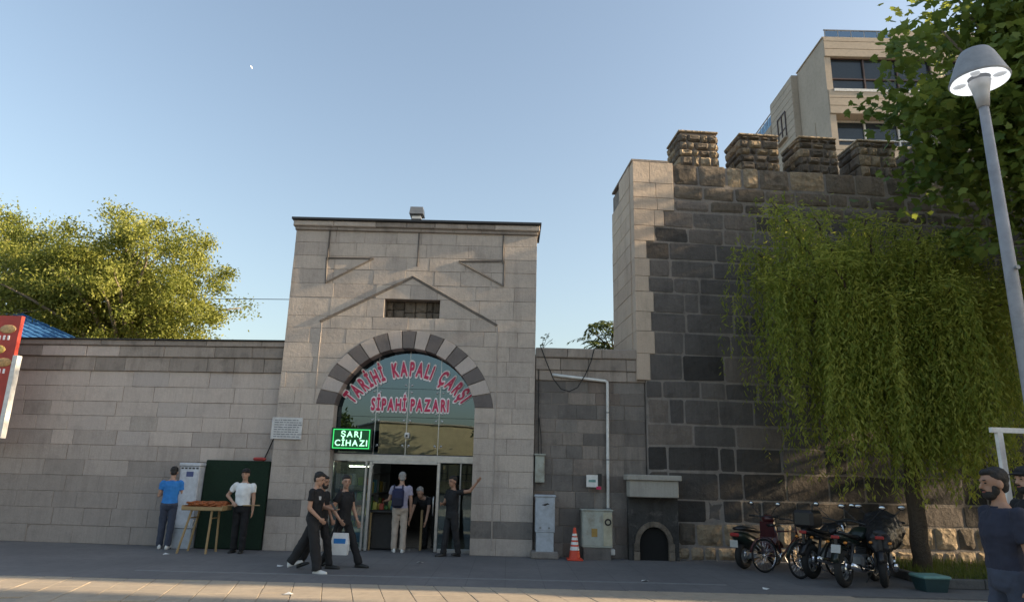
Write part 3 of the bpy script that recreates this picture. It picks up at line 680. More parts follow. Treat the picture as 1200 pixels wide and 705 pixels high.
for k in range(12):
    (xa, za), (xb, zb) = ap[k], ap[k+1]; kx = .46
    am = rad(180-180*(k+.5)/12)
    o_ = [(x*1.32, .33+(z-.33)*1.32) for x, z in (ap[k+1], ap[k])]
    stone_obj([(xa, za), (xb, zb), o_[0], o_[1]], ni, 'topbasalt', -.05, .22, .008, 0, 'arch_stone')
for sx in (-1, 1):
    for z0, z1 in ((0, .17), (.175, .33)): stone_obj(rnd_poly(min(sx*.30, sx*.42), max(sx*.30, sx*.42), z0, z1), ni, 'topbasalt', -.05, .22, .008, 0, 'jamb_stone')
nb = MB(); 
for k in range(12):
    (xa, za), (xb, zb) = ap[k], ap[k+1]; nb.prism([(xa*1.28, .33+(za-.33)*1.28), (xb*1.28, .33+(zb-.33)*1.28), (xb*1.28, 1.24), (xa*1.28, 1.24)], .0, .15)
nb.prism([(-.52, 0), (-.38, 0), (-.38, 1.24), (-.52, 1.24)], .0, .15); nb.prism([(.38, 0), (.52, 0), (.52, 1.24), (.38, 1.24)], .0, .15)
M['soot'] = stone('sooty_stone', (.07, .068, .066), (.07, .068, .066), stain=(.012, .012, .012), amt=.9, streak=.8, pale=(.26, .24, .22), bmp=.02)
nb.build('surround', 'soot', ni); MB().box((0, .06, .33), (.66, .02, .66)).build('back', plain('recess_black', (.008, .008, .008), .95), ni)  # back panel painted near-black to stand for the shade inside the niche
cn = thing('traffic_cone', 'orange and white striped traffic cone standing by the cabinet', 'cone', (1.39, 14.62, 0)); cn.scale = (.88, .88, .88)
MB().cbox((0, 0, .02), (.36, .36, .04), .012).build('base', 'orange', cn)
def cr(z): return .135-.105*(z-.04)/.66
MB().lathe([(cr(.04), .04), (cr(.7), .70), (.02, .71)], 20).build('body', 'orange', cn, smooth=False)
for a, b_ in ((.22, .30), (.34, .40), (.44, .50), (.53, .58)): MB().lathe([(cr(a)+.003, a), (cr(b_)+.003, b_)], 20, cap=False).build('white_band', 'whitepaint', cn)
cb = thing('fallen_cable', 'black cable sagging across the stained wall', 'cable', (0, 14.95, 0))
MB().tube([(.66, 0, 4.42), (.80, 0, 4.05), (.95, 0, 3.70), (1.12, 0, 3.48), (1.30, 0, 3.43), (1.48, 0, 3.52), (1.65, 0, 3.80), (1.78, 0, 4.1), (1.85, 0, 4.38)], .013, 6).build('line', 'wire', cb)
tag(MB().tube([(-5.02, 15.05, 2.55), (-5.1, 15.15, 2.3), (-5.22, 15.2, 2.0), (-5.3, 15.2, 1.78)], .014, 6).build('hanging_cable', 'wire'), 'short black cable hanging on the wall beside the plaque', 'cable')
tag(MB().tube([(-14.5+7.5*k/10, 22, 7.06+.012*abs(k-5)) for k in range(11)], .012, 5).build('overhead_wire', 'wire'), 'thin overhead wire crossing the sky left of the gate', 'wire')
gpn = thing('turf_panel', 'dark green artificial turf panel leaning against the wall', 'panel', (-5.78, 15.02, 0), rad(-3))
M['turf'] = plain('dark_turf', (.008, .030, .014), .95, var=.5, scale=60, bmp=.02)
MB().cbox((0, .05, .90), (1.40, .10, 1.79), .02, Matrix.Rotation(rad(-2), 3, 'X')).build('board', 'turf', gpn)
tag(MB().cbox((0, 0, 0), (.26, .14, .07), .03).build('red_cloth', plain('red_cloth', (.35, .05, .045), .8, bmp=.01), loc=(-5.32, 15.04, 1.835)), 'small crumpled red cloth on top of the green turf panel', 'cloth')
c3 = thing('white_cabinet', 'white street cabinet with small blue notice beside the turf panel', 'cabinet', (-6.70, 15.05, 0), rad(-3))
MB().cbox((0, 0, .20), (.38, .30, .40), .01).build('base_box', 'cabinet', c3); M['cab3'] = plain('cabinet_white', (.52, .55, .60), .5, dirt=((.3, .32, .36), .5))
MB().cbox((0, 0, 1.03), (.42, .34, 1.25), .012).build('body', 'cab3', c3); MB().cbox((0, -.01, 1.685), (.46, .38, .07), .015).build('roof', 'cab3', c3)
MB().cbox((0, -.175, 1.0), (.36, .012, 1.1), .004).build('door', 'cab3', c3); MB().box((.02, -.184, 1.49), (.15, .006, .10)).build('notice', plain('blue_notice', (.06, .08, .2), .5), c3)
for k in range(5): MB().box((-.16+k*.08, -.172, 1.61), (.05, .006, .03)).build('vent_slot', 'darkmetal', c3)
# bread-ring stand
tb = thing('bread_stand', 'pale wooden folding stand with tray of bread rings', 'stand', (-6.02, 14.35, 0))
MB().cbox((0, 0, .82), (.80, .50, .03), .006).build('tray', 'wood', tb)
for a, d in (((0, .245, .87), (.80, .02, .10)), ((0, -.245, .85), (.80, .02, .06)), ((.395, 0, .86), (.02, .47, .08)), ((-.395, 0, .86), (.02, .47, .08))): MB().box(a, d).build('tray_rail', 'wood', tb)
for sx in (-1, 1):
    for sy in (-1, 1): MB().tube([(sx*.20-.02, sy*.18, .81), (sx*.28-.10, sy*.24, 0)], .022, 6).build('leg', 'wood', tb)
    MB().tube([(sx*.215-.03, -.2, .66), (sx*.215-.03, .2, .66)], .014, 6).build('stretcher', 'wood', tb)
MB().tube([(.38, 0, .90), (1.05, .0, .92)], .012, 6).build('carrying_pole', 'wood', tb)
M['simit'] = plain('bread_crust', (.30, .085, .022), .6, var=.45, scale=50, bmp=.004)
sme = MB().torus((0, 0, 0), .062, .022, 'z', 16, 7).build('bread_ring', 'simit', smooth=True, loc=(-6.34, 14.2, .865)); tag(sme, 'brown sesame bread ring lying in the wooden tray', 'bread', 'bread rings in the tray')
k = 0
for lay in range(3):
    for ix in range(5):
        for iy in range(3):
            if k: 
                c = sme.copy(); COL.objects.link(c)
                c.location = (-6.31+ix*.147+R(-.02, .02)+(lay % 2)*.03, 14.20+iy*.15+R(-.02, .02), .862+lay*.042); c.rotation_euler = (R(-.25, .25), R(-.25, .25), R(0, 6))
            k += 1
for i, (x_, y_) in enumerate(((2.28, 11.9), (-3.9, 12.6), (4.05, 11.35), (-1.6, 13.6), (-6.5, 13.9), (-2.9, 9.85))):
    tag(MB().add([(-.06, -.03, .006), (.05, -.045, .012), (.065, .035, .004), (-.01, .05, .03), (-.055, .03, .008)], [(0, 1, 3), (1, 2, 3), (0, 3, 4)]).build('paper_scrap', 'whitepaint', loc=(x_, y_, 0), rotz=R(0, 6), fix=False), 'crumpled scrap of white paper on the paving', 'litter', 'litter on the paving')

# ---------------------------------------------------------------- left edge: banner and blue roof
bn = thing('food_banner', 'tall red banner board with food pictures and white edge', 'banner', (-11.47, 14.72, 0), rad(-3))
M['redban'] = plain('banner_red', (.40, .045, .03), .5, var=.25, scale=2)
MB().box((0, 0, 3.45), (1.5, .10, 2.6)).build('board', 'redban', bn); MB().box((.80, -.0, 3.0), (.10, .14, 1.75)).build('edge_post', 'whitepaint', bn)
MB().box((.60, 0.1, 1.1), (.08, .08, 2.2)).build('leg', 'greymetal', bn); MB().box((-.60, 0.1, 1.1), (.08, .08, 2.2)).build('leg', 'greymetal', bn)
for i, (x_, z_, c) in enumerate(((.5, 4.45, (.5, .33, .15)), (.35, 4.0, (.55, .40, .12)), (.55, 3.72, (.5, .30, .12)), (.2, 3.4, (.5, .42, .25)), (-.2, 4.2, (.55, .4, .2)), (-.3, 3.3, (.5, .3, .1)))):
    MB().ell((x_, -.052, z_), (.19, .02, .10), nu=12, nv=6).build('food_picture', plain('food_%d' % i, c, .5, var=.4, scale=18), bn, smooth=True)
    for k in range(3): MB().cbox((x_-.15+k*.1, -.052, z_-.19), (.05, .01, .10), .004).build('banner_letter', 'letter_white', bn)
kr = thing('blue_roof_kiosk', 'kiosk with blue ribbed sloping roof behind the boundary wall', 'kiosk', (-15.0, 19.2, -.28))
MB().box((0, 1.0, 2.45), (3.6, 2.6, 4.3)).build('wall', 'whitepaint', kr)
M['blueroof'] = plain('blue_roof', (.05, .15, .34), .35); M['cyan'] = plain('cyan_trim', (.25, .55, .60), .4)
zr = lambda x, y: (5.62-.40*max(0, x-.1)) + .42*(y+.5)
b = MB(); b.add([(.1, -.5, zr(.1, -.5)), (1.8, -.5, zr(1.8, -.5)), (1.8, 1.2, zr(1.8, 1.2)), (.1, 1.2, zr(.1, 1.2)), (-2, 1.2, zr(.1, 1.2)), (-2, -.5, zr(.1, -.5))], [(0, 1, 2, 3), (0, 3, 4, 5)])
b.build('roof', 'blueroof', kr, fix=False)
for k in range(9): y_ = -.5+k*.2; MB().tube([(.1, y_, zr(.1, y_)+.02), (1.8, y_, zr(1.8, y_)+.02)], .03, 5).build('roof_rib', 'blueroof', kr)
MB().add([(-2, -.52, 4.6), (.9, -.52, 4.6), (.9, -.52, 5.27), (.1, -.52, 5.60), (-2, -.52, 5.60)], [(0, 1, 2, 3, 4)]).build('gable_trim', 'cyan', kr, fix=False)

# ---------------------------------------------------------------- right edge: planting bed, stand, bucket, lamp
bd = MB().box((10.4, 13.5, .04), (6.6, 3.2, .10)).build('planting_bed', plain('soil', (.07, .05, .035), .95, bmp=.02)); tag(bd, kind='structure')
M['kerb'] = stone('kerb_stone', (.10, .10, .10), (.15, .145, .14))
for k in range(9): stone_obj(rnd_poly(7.06+k*.75, 7.80+k*.75, .0, .15), bd, 'kerb', 11.84, .12, .015, 0, 'kerb_stone').parent = bd
for k in range(4): 
    o = stone_obj(rnd_poly(-.37, .37, .0, .15), bd, 'kerb', 0, .12, .015, 0, 'kerb_stone'); o.rotation_euler = (0, 0, rad(-90)); o.location = (7.06, 12.33+k*.75, .075)
def leaf_mesh(name, P, D, Sz, shape, mat, parent=None, loc=None, flat=None, kind=None, rn=None):
    """one face per leaf: P base points, D directions, Sz lengths"""
    n = len(P); shape = np.array(shape, float); k = len(shape)
    D = D/np.linalg.norm(D, axis=1, keepdims=True)
    a = np.random.normal(size=(n, 3)) if flat is None else np.tile(np.array(flat, float), (n, 1))+np.random.normal(size=(n, 3))*.55
    W = np.cross(D, a); W /= np.linalg.norm(W, axis=1, keepdims=True)+1e-9
    V = P[:, None, :] + (D[:, None, :]*shape[None, :, 1:2] + W[:, None, :]*shape[None, :, 0:1])*Sz[:, None, None]
    me = bpy.data.meshes.new(name); me.vertices.add(n*k); me.vertices.foreach_set('co', V.reshape(-1))
    me.loops.add(n*k); me.loops.foreach_set('vertex_index', np.arange(n*k, dtype=np.int32))
    me.polygons.add(n); me.polygons.foreach_set('loop_start', np.arange(n, dtype=np.int32)*k); me.polygons.foreach_set('loop_total', np.full(n, k, dtype=np.int32))
    me.update(calc_edges=True)
    at = me.attributes.new('rnd', 'FLOAT', 'FACE'); at.data.foreach_set('value', (np.random.rand(n) if rn is None else rn).astype(np.float32))
    me.materials.append(M[mat]); o = bpy.data.objects.new(name, me); COL.objects.link(o)
    if parent: o.parent = parent
    if loc: o.location = loc
    if kind: o['kind'] = kind
    return o
SL = [(0, 0), (.22, .35), (.16, .7), (0, 1), (-.16, .7), (-.22, .35)]
SW = [(0, 0), (.13, .4), (0, 1), (-.13, .4)]
SP = [(0, 0), (.25, .02), (.50, .14), (.44, .34), (.56, .60), (.32, .60), (.18, .82), (0, 1.05), (-.16, .80), (-.30, .63), (-.60, .58), (-.42, .36), (-.52, .12), (-.25, .03)]
n = 5200; P = np.stack([np.random.uniform(7.2, 12.5, n), np.random.uniform(11.98, 14.9, n), np.full(n, .09)], 1)
D = np.stack([np.random.normal(0, .3, n), np.random.normal(0, .3, n), np.ones(n)], 1)
gr = leaf_mesh('grass', P, D, np.random.uniform(.07, .20, n), [(-.05, 0), (.05, 0), (.03, .6), (0, 1)], 'grass', kind='stuff'); tag(gr, 'short green grass in the planting bed under the willow', 'grass')
bk = thing('planter_tub', 'dark square tub with teal lid at the corner of the planting bed', 'tub', (6.78, 11.62, 0))
MB().loft([[(-.16, -.16, 0), (.16, -.16, 0), (.16, .16, 0), (-.16, .16, 0)], [(-.20, -.20, .20), (.20, -.20, .20), (.20, .20, .20), (-.20, .20, .20)]]).build('body', plain('dark_teal', (.02, .05, .055), .5), bk); MB().cbox((0, 0, .22), (.44, .44, .05), .015).build('lid', plain('teal_lid', (.15, .30, .28), .5), bk)
ks = thing('snack_stand', 'white framed snack stand with red sign panels', 'stand', (6.13, 7.6, 0), rad(8)); ks.scale = (.95, .95, .95)
for sx in (-.55, .45):
    for sy in (-.25, .35): MB().box((sx, sy, 1.17), (.07, .05, 2.34)).build('post', 'whitepaint', ks)
MB().box((-.05, -.25, 2.36), (1.2, .05, .06)).build('rail', 'whitepaint', ks); MB().box((-.05, .35, 2.36), (1.2, .05, .06)).build('rail', 'whitepaint', ks)
M['redpanel'] = plain('red_panel', (.36, .03, .025), .5)
MB().box((-.05, -.235, 2.17), (1.0, .03, .26)).build('sign_panel', 'redpanel', ks); MB().box((.2, -.24, 1.83), (1.7, .03, .30)).build('sign_panel', 'redpanel', ks); MB().box((-.05, -.235, 1.45), (1.1, .03, .40)).build('white_panel', 'whitepaint', ks)
for k in range(5): MB().cbox((-.35+k*.17, -.262, 2.17), (.10, .01, .13), .004).build('panel_letter', plain('tan_print_%d' % k, (.5, .35, .18), .5), ks)
MB().box((-.05, .05, .9), (1.0, .6, .05)).build('shelf', 'whitepaint', ks)
lp = thing('street_lamp', 'grey street lamp with lit conical hood on a tapered pole', 'lamp', (4.59, 6.0, 0))
MB().lathe([(.14, 0), (.14, .04), (.08, .06), (.068, 1.2), (.058, 3.2), (.042, 5.30)], 18).build('pole', plain('lamp_grey', (.27, .28, .31), .5, dirt=((.14, .14, .14), .5)), lp, smooth=True)
MB().lathe([(.052, 5.22), (.066, 5.34), (.08, 5.42), (.10, 5.50)], 18).build('collar', plain('lamp_grey2', (.40, .41, .43), .45), lp, smooth=True)
MB().lathe([(.258, 5.50), (.266, 5.515), (.258, 5.53), (.165, 5.78), (.135, 5.83), (.05, 5.86), (.005, 5.862)], 28, cap=False).build('hood', plain('lamp_hood', (.28, .285, .30), .5, dirt=((.10, .10, .10), .5)), lp, smooth=True)
lm = MB().lathe([(.25, 5.495), (.24, 5.515), (.10, 5.54)], 28, cap=False).build('reflector', plain('lamp_reflector', (.8, .8, .8), .3, emit=(.92, .96, 1), est=.42), lp, smooth=True)
for k in range(4):
    a = rad(45+90*k); MB().ell((.172*math.cos(a), .172*math.sin(a), 5.517), (.062, .045, .016), Matrix.Rotation(a, 3, 'Z'), 12, 6).build('led_lens', plain('lens_%d' % k, (.45, .46, .48), .25, emit=(.8, .85, .9), est=.15), lp, smooth=True)
MB().tube([(0, -.07, 3.55), (.0, -.10, 3.55)], .02, 8).build('bolt', 'greymetal', lp)

# ---------------------------------------------------------------- trees
def limb(b, p0, p1, r0, r1, sag=.0, n=6, segs=6, wob=.06):
    p0, p1 = Vector(p0), Vector(p1); L = (p1-p0).length; pts = []
    for k in range(segs+1):
        t_ = k/segs; p = p0.lerp(p1, t_); p.z += sag*math.sin(math.pi*t_)
        if 0 < k < segs: p += Vector((R(-1, 1), R(-1, 1), R(-1, 1)))*wob*L*.3
        pts.append(p)
    b.tube(pts, [r0+(r1-r0)*k/segs for k in range(segs+1)], n); return pts
def tree(name, label, base, crown_c, crown_r, trunk_top, nclump, nleaf, sz, shape, mat, bark='bark', r0=.22, clump_r=.5, shell=.55, flat=None, droop=0., zmin=None, keep=None, drop=0.):
    t = thing(name, label, 'tree', base); B = Vector(base)
    b = MB(); limb(b, (0, 0, 0), Vector(trunk_top)-B, r0, r0*.62, n=10, wob=.05)
    C = np.array(crown_c)-np.array(base); Rr = np.array(crown_r)
    tt = Vector(trunk_top)-B; cl = []
    while len(cl) < nclump:
        d = np.random.normal(size=3); d /= np.linalg.norm(d); q = C+d*Rr*(np.random.uniform(shell, 1.0)*np.random.uniform(.86, 1.08))
        if zmin is not None and q[2] < zmin: continue
        if keep and not keep(q+np.array(base)): continue
        cl.append(q)
    for i in range(0, nclump, max(1, nclump//26)):
        pts = limb(b, tt*R(.75, 1.), Vector(cl[i]), r0*.36, .018, sag=.25, n=5)
    for i in range(0, nclump, max(1, nclump//70)):
        q = Vector(cl[i]); limb(b, q.lerp(Vector(C), .45), q, .03, .006, n=4, segs=3)
    b.build('trunk', bark, t, smooth=True)
    per = nleaf//nclump; P = []; rn = []
    for q in cl:
        k = int(per*R(.5, 1.5)); rr = clump_r*R(.6, 1.25); tint = R(.0, .6)
        P.append(q+np.random.normal(size=(k, 3))*np.array([rr, rr, rr*.7])*.55); rn.append(np.clip(tint+np.random.uniform(-.2, .45, k), 0, 1))
    P = np.concatenate(P); rn = np.concatenate(rn)
    D = np.random.normal(size=P.shape); D[:, 2] -= droop
    leaf_mesh('crown', P, D, np.random.uniform(sz*.7, sz*1.25, len(P)), shape, mat, t, flat=flat, rn=rn); return t
tree('ash_tree', 'large yellow-green tree rising behind the boundary wall', (-12.7, 22, 0), (-13.3, 22, 6.9), (4.1, 3.0, 3.15), (-12.6, 22, 5.6), 460, 125000, .105, SL, 'leaf_l', 'palebark', .26, .46, .25, zmin=3.4, droop=.4)
tree('ash_tree', 'yellow-green tree behind the red banner at the blue roof', (-18.6, 24, 0), (-18.6, 24, 7.6), (3.4, 3.0, 3.6), (-18.5, 24, 5.4), 240, 56000, .11, SL, 'leaf_l', 'palebark', .26, .62, .4, droop=.4)
tree('plane_tree', 'broad-leaved dark green plane tree behind the street lamp', (12.4, 11.9, 0), (10.65, 11.7, 8.9), (4.0, 2.0, 4.0), (12.0, 11.8, 6.0), 300, 24000, .165, SP, 'leaf_p', 'palebark', .26, .66, .2, flat=(0, -.2, 1), droop=.5, keep=lambda q: q[2] > 5.0)
# willow: arching limbs, hanging strands
wl = thing('willow_tree', 'weeping willow with long hanging green strands before the fortress wall', 'tree', (7.75, 13.5, 0))
b = MB(); limb(b, (0, 0, 0), (.02, 0, 1.8), .17, .14, n=10); tops = []
limb(b, (.02, 0, 1.75), (.12, 0, 3.6), .14, .11, n=10)
P = []; D = []; rn = []; Sz = []
ends = [(-2.35, -.3, 6.85), (-2.65, .35, 6.1), (-1.9, -.9, 6.4), (-1.5, .6, 6.6), (-.9, -1.0, 6.3), (-.2, .3, 6.75), (.1, -1.2, 6.1), (.7, .6, 6.4), (1.1, -.9, 5.9), (1.7, .2, 6.0), (2.2, -.6, 5.5), (2.6, .4, 5.3), (1.4, 1.0, 5.7), (-.8, 1.1, 6.2), (-2.3, .8, 5.7), (2.0, -1.1, 4.9), (-1.7, -1.2, 5.3), (.4, -1.35, 4.9), (-2.55, -.6, 5.2), (1.3, -.2, 6.2), (-1.2, -.3, 5.9), (-.3, -.9, 5.3), (.5, -1.0, 5.5), (-.7, -1.2, 4.6), (.2, -1.3, 4.2), (.9, -1.1, 4.6), (-.1, -.6, 6.2), (-.9, -.8, 3.9), (-.35, -.75, 3.4), (.25, -.8, 3.3), (.75, -.7, 3.7), (0, -.9, 4.6), (-1.4, -.9, 4.4), (1.5, -.9, 4.3)]
def strand(q, out, L, tint, spread=.35, dens=.036):
    nl = max(4, int(L/dens)); tt_ = np.arange(nl)/nl; ph = R(0, 6); sw = R(.03, .12)
    wx = np.cumsum(np.random.normal(0, .010, nl)); wy = np.cumsum(np.random.normal(0, .010, nl))
    xs = q.x+out.x*spread*np.sin(tt_*1.5)*min(1, L/2)+sw*np.sin(ph+tt_*4)*tt_+wx; ys = q.y+out.y*spread*.8*np.sin(tt_*1.5)*min(1, L/2)+sw*np.cos(ph+tt_*3)*tt_+wy
    zs = q.z+.10*np.sin(math.pi*np.minimum(1, tt_*3))-L*tt_
    keep_ = np.random.rand(nl) < (.98-.35*tt_)
    pp = (np.stack([xs, ys, zs], 1)+np.random.normal(size=(nl, 3))*.02)[keep_]; m_ = len(pp)
    a = np.random.uniform(0, 2*math.pi, m_); sp_ = np.random.uniform(.25, .9, m_)
    P.append(pp); D.append(np.stack([sp_*np.cos(a), sp_*np.sin(a), -np.random.uniform(.4, 1.2, m_)], 1))
    rn.append(np.clip(tint+np.random.uniform(-.2, .35, m_), 0, 1)); Sz.append(np.random.uniform(.075, .15, m_))
    return xs, ys, zs
for ex, ey, ez in ends:
    s_ = Vector((.1*R(.5, 1), 0, R(2.4, 3.6))); e_ = Vector((ex, ey, ez)); pts = []
    for k in range(13):
        t_ = k/12; p = s_.lerp(e_, t_**.85); p.z += 1.1*math.sin(math.pi*t_*.72)*(1-t_*.3)*.6; p.x += R(-.05, .05); pts.append(p)
    b.tube(pts, [.06*(1-k/13)+.008 for k in range(13)], 5)
    out = Vector((ex, ey, 0)).normalized()
    for k in range(46):
        t_ = R(.36, 1.04); i0 = min(11, int(t_*12)); q = pts[i0].lerp(pts[i0+1], min(1.4, t_*12-i0))
        q = q+Vector((R(-.3, .3), R(-.3, .3), R(-.08, .2)))
        zb = 3.3 if q.x < -2.5 else (2.2 if q.x < -2.1 else 1.2)
        L = R(.5, 3.2) if R(0, 1) < .78 else R(2.6, 4.8); L = min(L, max(.35, q.z-R(zb, zb+1.1)))
        tint = min(.75, max(0, random.gauss(.28, .22)))
        xs, ys, zs = strand(q, out, L, tint)
        if R(0, 1) < .55 and L > 1:                              # a side twig leaving the strand
            m_ = int(len(xs)*R(.2, .6)); strand(Vector((xs[m_], ys[m_], zs[m_])), Vector((R(-1, 1), R(-1, 1), 0)), min(R(.4, 1.3), max(.3, zs[m_]-1.2)), tint, .3)
    for k in range(5):                                           # leafy tufts on the upper side of the limb
        t_ = R(.5, 1.05); i0 = min(11, int(t_*12)); c0 = pts[i0].lerp(pts[i0+1], min(1.5, t_*12-i0)); m_ = 190; tint = R(.2, .7)
        P.append(np.array(c0)[None]+np.random.normal(size=(m_, 3))*np.array([.26, .24, .13])+np.array([0, 0, .04])); dd = np.random.normal(size=(m_, 3)); dd[:, 2] = np.abs(dd[:, 2])*-.6+.15; D.append(dd+np.array(out)*.5)
        rn.append(np.clip(tint+np.random.uniform(-.2, .4, m_), 0, 1)); Sz.append(np.random.uniform(.07, .14, m_))
b.build('trunk', 'bark', wl, smooth=True)
leaf_mesh('crown', np.concatenate(P), np.concatenate(D), np.concatenate(Sz), SW, 'leaf_w', wl, rn=np.concatenate(rn))
# small ailanthus behind the patched wall
al = thing('ailanthus_tree', 'small dark feathery tree peeping over the patched wall', 'tree', (3.0, 19.2, 0))
b = MB(); tip = Vector((-.1, 0, 5.15)); limb(b, (0, 0, 0), tip, .07, .04); P = []; D = []
for k in range(80):
    o0 = tip+Vector((R(-.75, .6), R(-.4, .4), R(-.2, .95))); a = R(0, 2*math.pi); dx = Vector((math.cos(a), .6*math.sin(a), R(-.1, .4)))
    if k % 3 == 0: limb(b, tip, o0, .02, .008, n=4, segs=3)
    L = R(.4, .75)
    for j in range(15):
        t_ = j/14; p = o0+dx*L*t_+Vector((0, 0, -.35*L*t_*t_)); side = Vector((-dx.y, dx.x, 0)).normalized()
        for sg_ in (-1, 1): P.append(p); D.append(side*sg_*.8+Vector((0, 0, -.55))+dx*.25)
b.build('trunk', 'bark', al, smooth=True)
leaf_mesh('crown', np.array(P), np.array(D), np.random.uniform(.10, .17, len(P)), SW, 'leaf_d', al)
sp = thing('wall_weed', 'small weed sprouting in the corner of gate and patched wall', 'plant', (.72, 15.12, 4.40))
b = MB(); P = []; D = []
for dx, h in ((.0, .25), (.14, .36), (.22, .22), (-.02, .12)):
    b.tube([(0, 0, 0), (dx*.5, 0, h*.6), (dx, 0, h)], .005, 4)
    for j in range(7): P.append((dx*R(.6, 1.1), R(-.04, .04), h*R(.5, 1.05))); D.append((R(-1, 1), R(-1, 1), R(-.6, .4)))
b.build('stem', 'bark', sp); leaf_mesh('leaves', np.array(P), np.array(D), np.random.uniform(.05, .09, len(P)), SL, 'leaf_d', sp)

# ---------------------------------------------------------------- buildings
M['clad'] = groundmat('stone_cladding', (.47, .40, .32), (.54, .46, .37)); M['winglass'] = plain('window_glass', (.03, .04, .05), .05); M['winframe'] = plain('window_frame', (.07, .045, .04), .5); M['shade'] = plain('blind', (.45, .44, .42), .7)
M['railglass'] = glassmat('rail_glass', (.6, .75, .85), .25)
def bwin(par, x, y, z, w_, h, face='f', n=3, blind=False):
    wd = bpy.data.objects.new('window', None); COL.objects.link(wd); wd.parent = par; wd.location = (x, y, z)
    if face == 'l': wd.rotation_euler = (0, 0, rad(-90))
    if face == 'r': wd.rotation_euler = (0, 0, rad(180))
    MB().box((0, .10, 0), (w_, .04, h)).build('pane', 'winglass', wd)
    fb = MB()
    for k in range(n+1): fb.box((-w_/2+w_*k/n, .04, 0), (.07, .10, h))
    for s_ in (-1, 0, 1): fb.box((0, .045, s_*h/2*(1 if s_ else 1)-(h*.12 if s_ == 0 else 0)), (w_, .08, .07))
    fb.build('frame', 'winframe' if not blind else 'whitepaint', wd); MB().box((0, -.03, -h/2-.06), (w_+.2, .22, .08)).build('sill', 'clad', wd)
ab = thing('apartment_block', 'tall cream stone-clad apartment block with glass railings behind the fortress', 'building', (14.0, 29.5, 0)); ab.scale = (1, 1, .955)
def cladding(par, x0, x1, y0, z0, z1, face, rowh=.42, off=.0):
    b = MB()                                                       # thin stone courses standing proud of the wall
    z_ = z0
    while z_ < z1-.05:
        h = min(rowh, z1-z_)
        if face == 'f': b.box(((x0+x1)/2, y0-.012, z_+h/2), (x1-x0, .03, h-.03))
        else: b.box((y0-.012, (x0+x1)/2, z_+h/2), (.03, x1-x0, h-.03))
        z_ += h
    return b.build('cladding_course', 'clad', par, kind='stuff')
MB().box((7.3, .75, 9.6), (14.0, 1.5, 19.2)).build('wall', 'clad', ab)
# storeys of the front bay leave real window openings
for z0, z1 in ((0, 17.2), (18.85, 20.15), (21.95, 23.0)):
    MB().box((7.35, -.0, (z0+z1)/2), (14.0, 2.98, z1-z0)).build('wall', 'clad', ab); cladding(ab, .36, 14.3, -1.49, max(z0, 14), z1, 'f')
for xa, xb in ((.33, .62), (5.3, 5.9), (10.6, 11.2)): MB().box(((xa+xb)/2, .0, 19.4), (xb-xa, 2.9, 5.2)).build('pier', 'clad', ab)
MB().box((7.3, .9, 20), (13.8, .4, 6)).build('inner_wall', 'darkroom', ab)
for x0, x1 in ((.62, 5.3), (5.9, 10.6)):
    bwin(ab, (x0+x1)/2, -1.35, 21.05, x1-x0, 1.8, n=3); bwin(ab, (x0+x1)/2, -.9, 18.0, x1-x0, 1.6, n=3, blind=True)
    MB().box(((x0+x1)/2, -1.3, 20.10), (x1-x0, .5, .14)).build('ledge', 'whitepaint', ab)
MB().box((8.9, -.2, 23.25), (10.6, 2.6, .5)).build('parapet', 'clad', ab); MB().box((1.9, 0, 23.02), (3.2, 3.0, .06)).build('roof_slab', 'clad', ab)
b = MB(); [b.box((.5+k*.62, -1.4, 23.26), (.035, .035, .5)) for k in range(6)]; b.box((2.0, -1.4, 23.5), (3.1, .05, .05)); b.build('railing', 'greymetal', ab); MB().box((2.0, -1.4, 23.25), (3.0, .015, .4)).build('rail_glass', 'railglass', ab)
for y0, y1, x0, zt in ((1.5, 4.4, .05, 22.9), (4.4, 7.6, .0, 21.6), (7.6, 10.5, -.05, 21.2)):
    MB().box((x0+5, (y0+y1)/2, zt/2), (10, y1-y0, zt)).build('wall', 'clad', ab); cladding(ab, y0+.02, y1-.02, x0, 12, zt-.1, 'l')
    if zt < 22:
        b = MB(); [b.box((x0+.15, y0+.2+k*.55, zt+.45), (.035, .035, .9)) for k in range(5)]; b.box((x0+.15, (y0+y1)/2, zt+.9), (.05, y1-y0, .05)); b.build('railing', 'greymetal', ab); MB().box((x0+.15, (y0+y1)/2, zt+.42), (.015, y1-y0-.2, .7)).build('rail_glass', 'railglass', ab)
bwin(ab, -.02, 3.0, 20.6, 1.0, 1.5, 'l', 2); bwin(ab, -.08, 6.2, 20.0, 2.0, 2.2, 'l', 3); bwin(ab, -.02, 3.0, 17.4, 1.0, 1.5, 'l', 2); bwin(ab, -.08, 6.2, 16.9, 2.0, 2.2, 'l', 3); bwin(ab, -.13, 9.2, 19.2, 1.6, 2.0, 'l', 2)
for x_, y_ in ((16.6, 15.4), (20.5, 15.6)): tree('shade_tree', 'unseen tall dense tree added beyond the fortress to shade it', (x_, y_, 0), (x_, y_, 9.0), (2.0, 1.2, 4.0), (x_, y_, 5.0), 120, 11000, .36, SL, 'leaf_d', 'bark', .2, .8, .2)['group'] = 'added shade trees past the fortress'  # unseen trees added to keep low sun off the fortress face
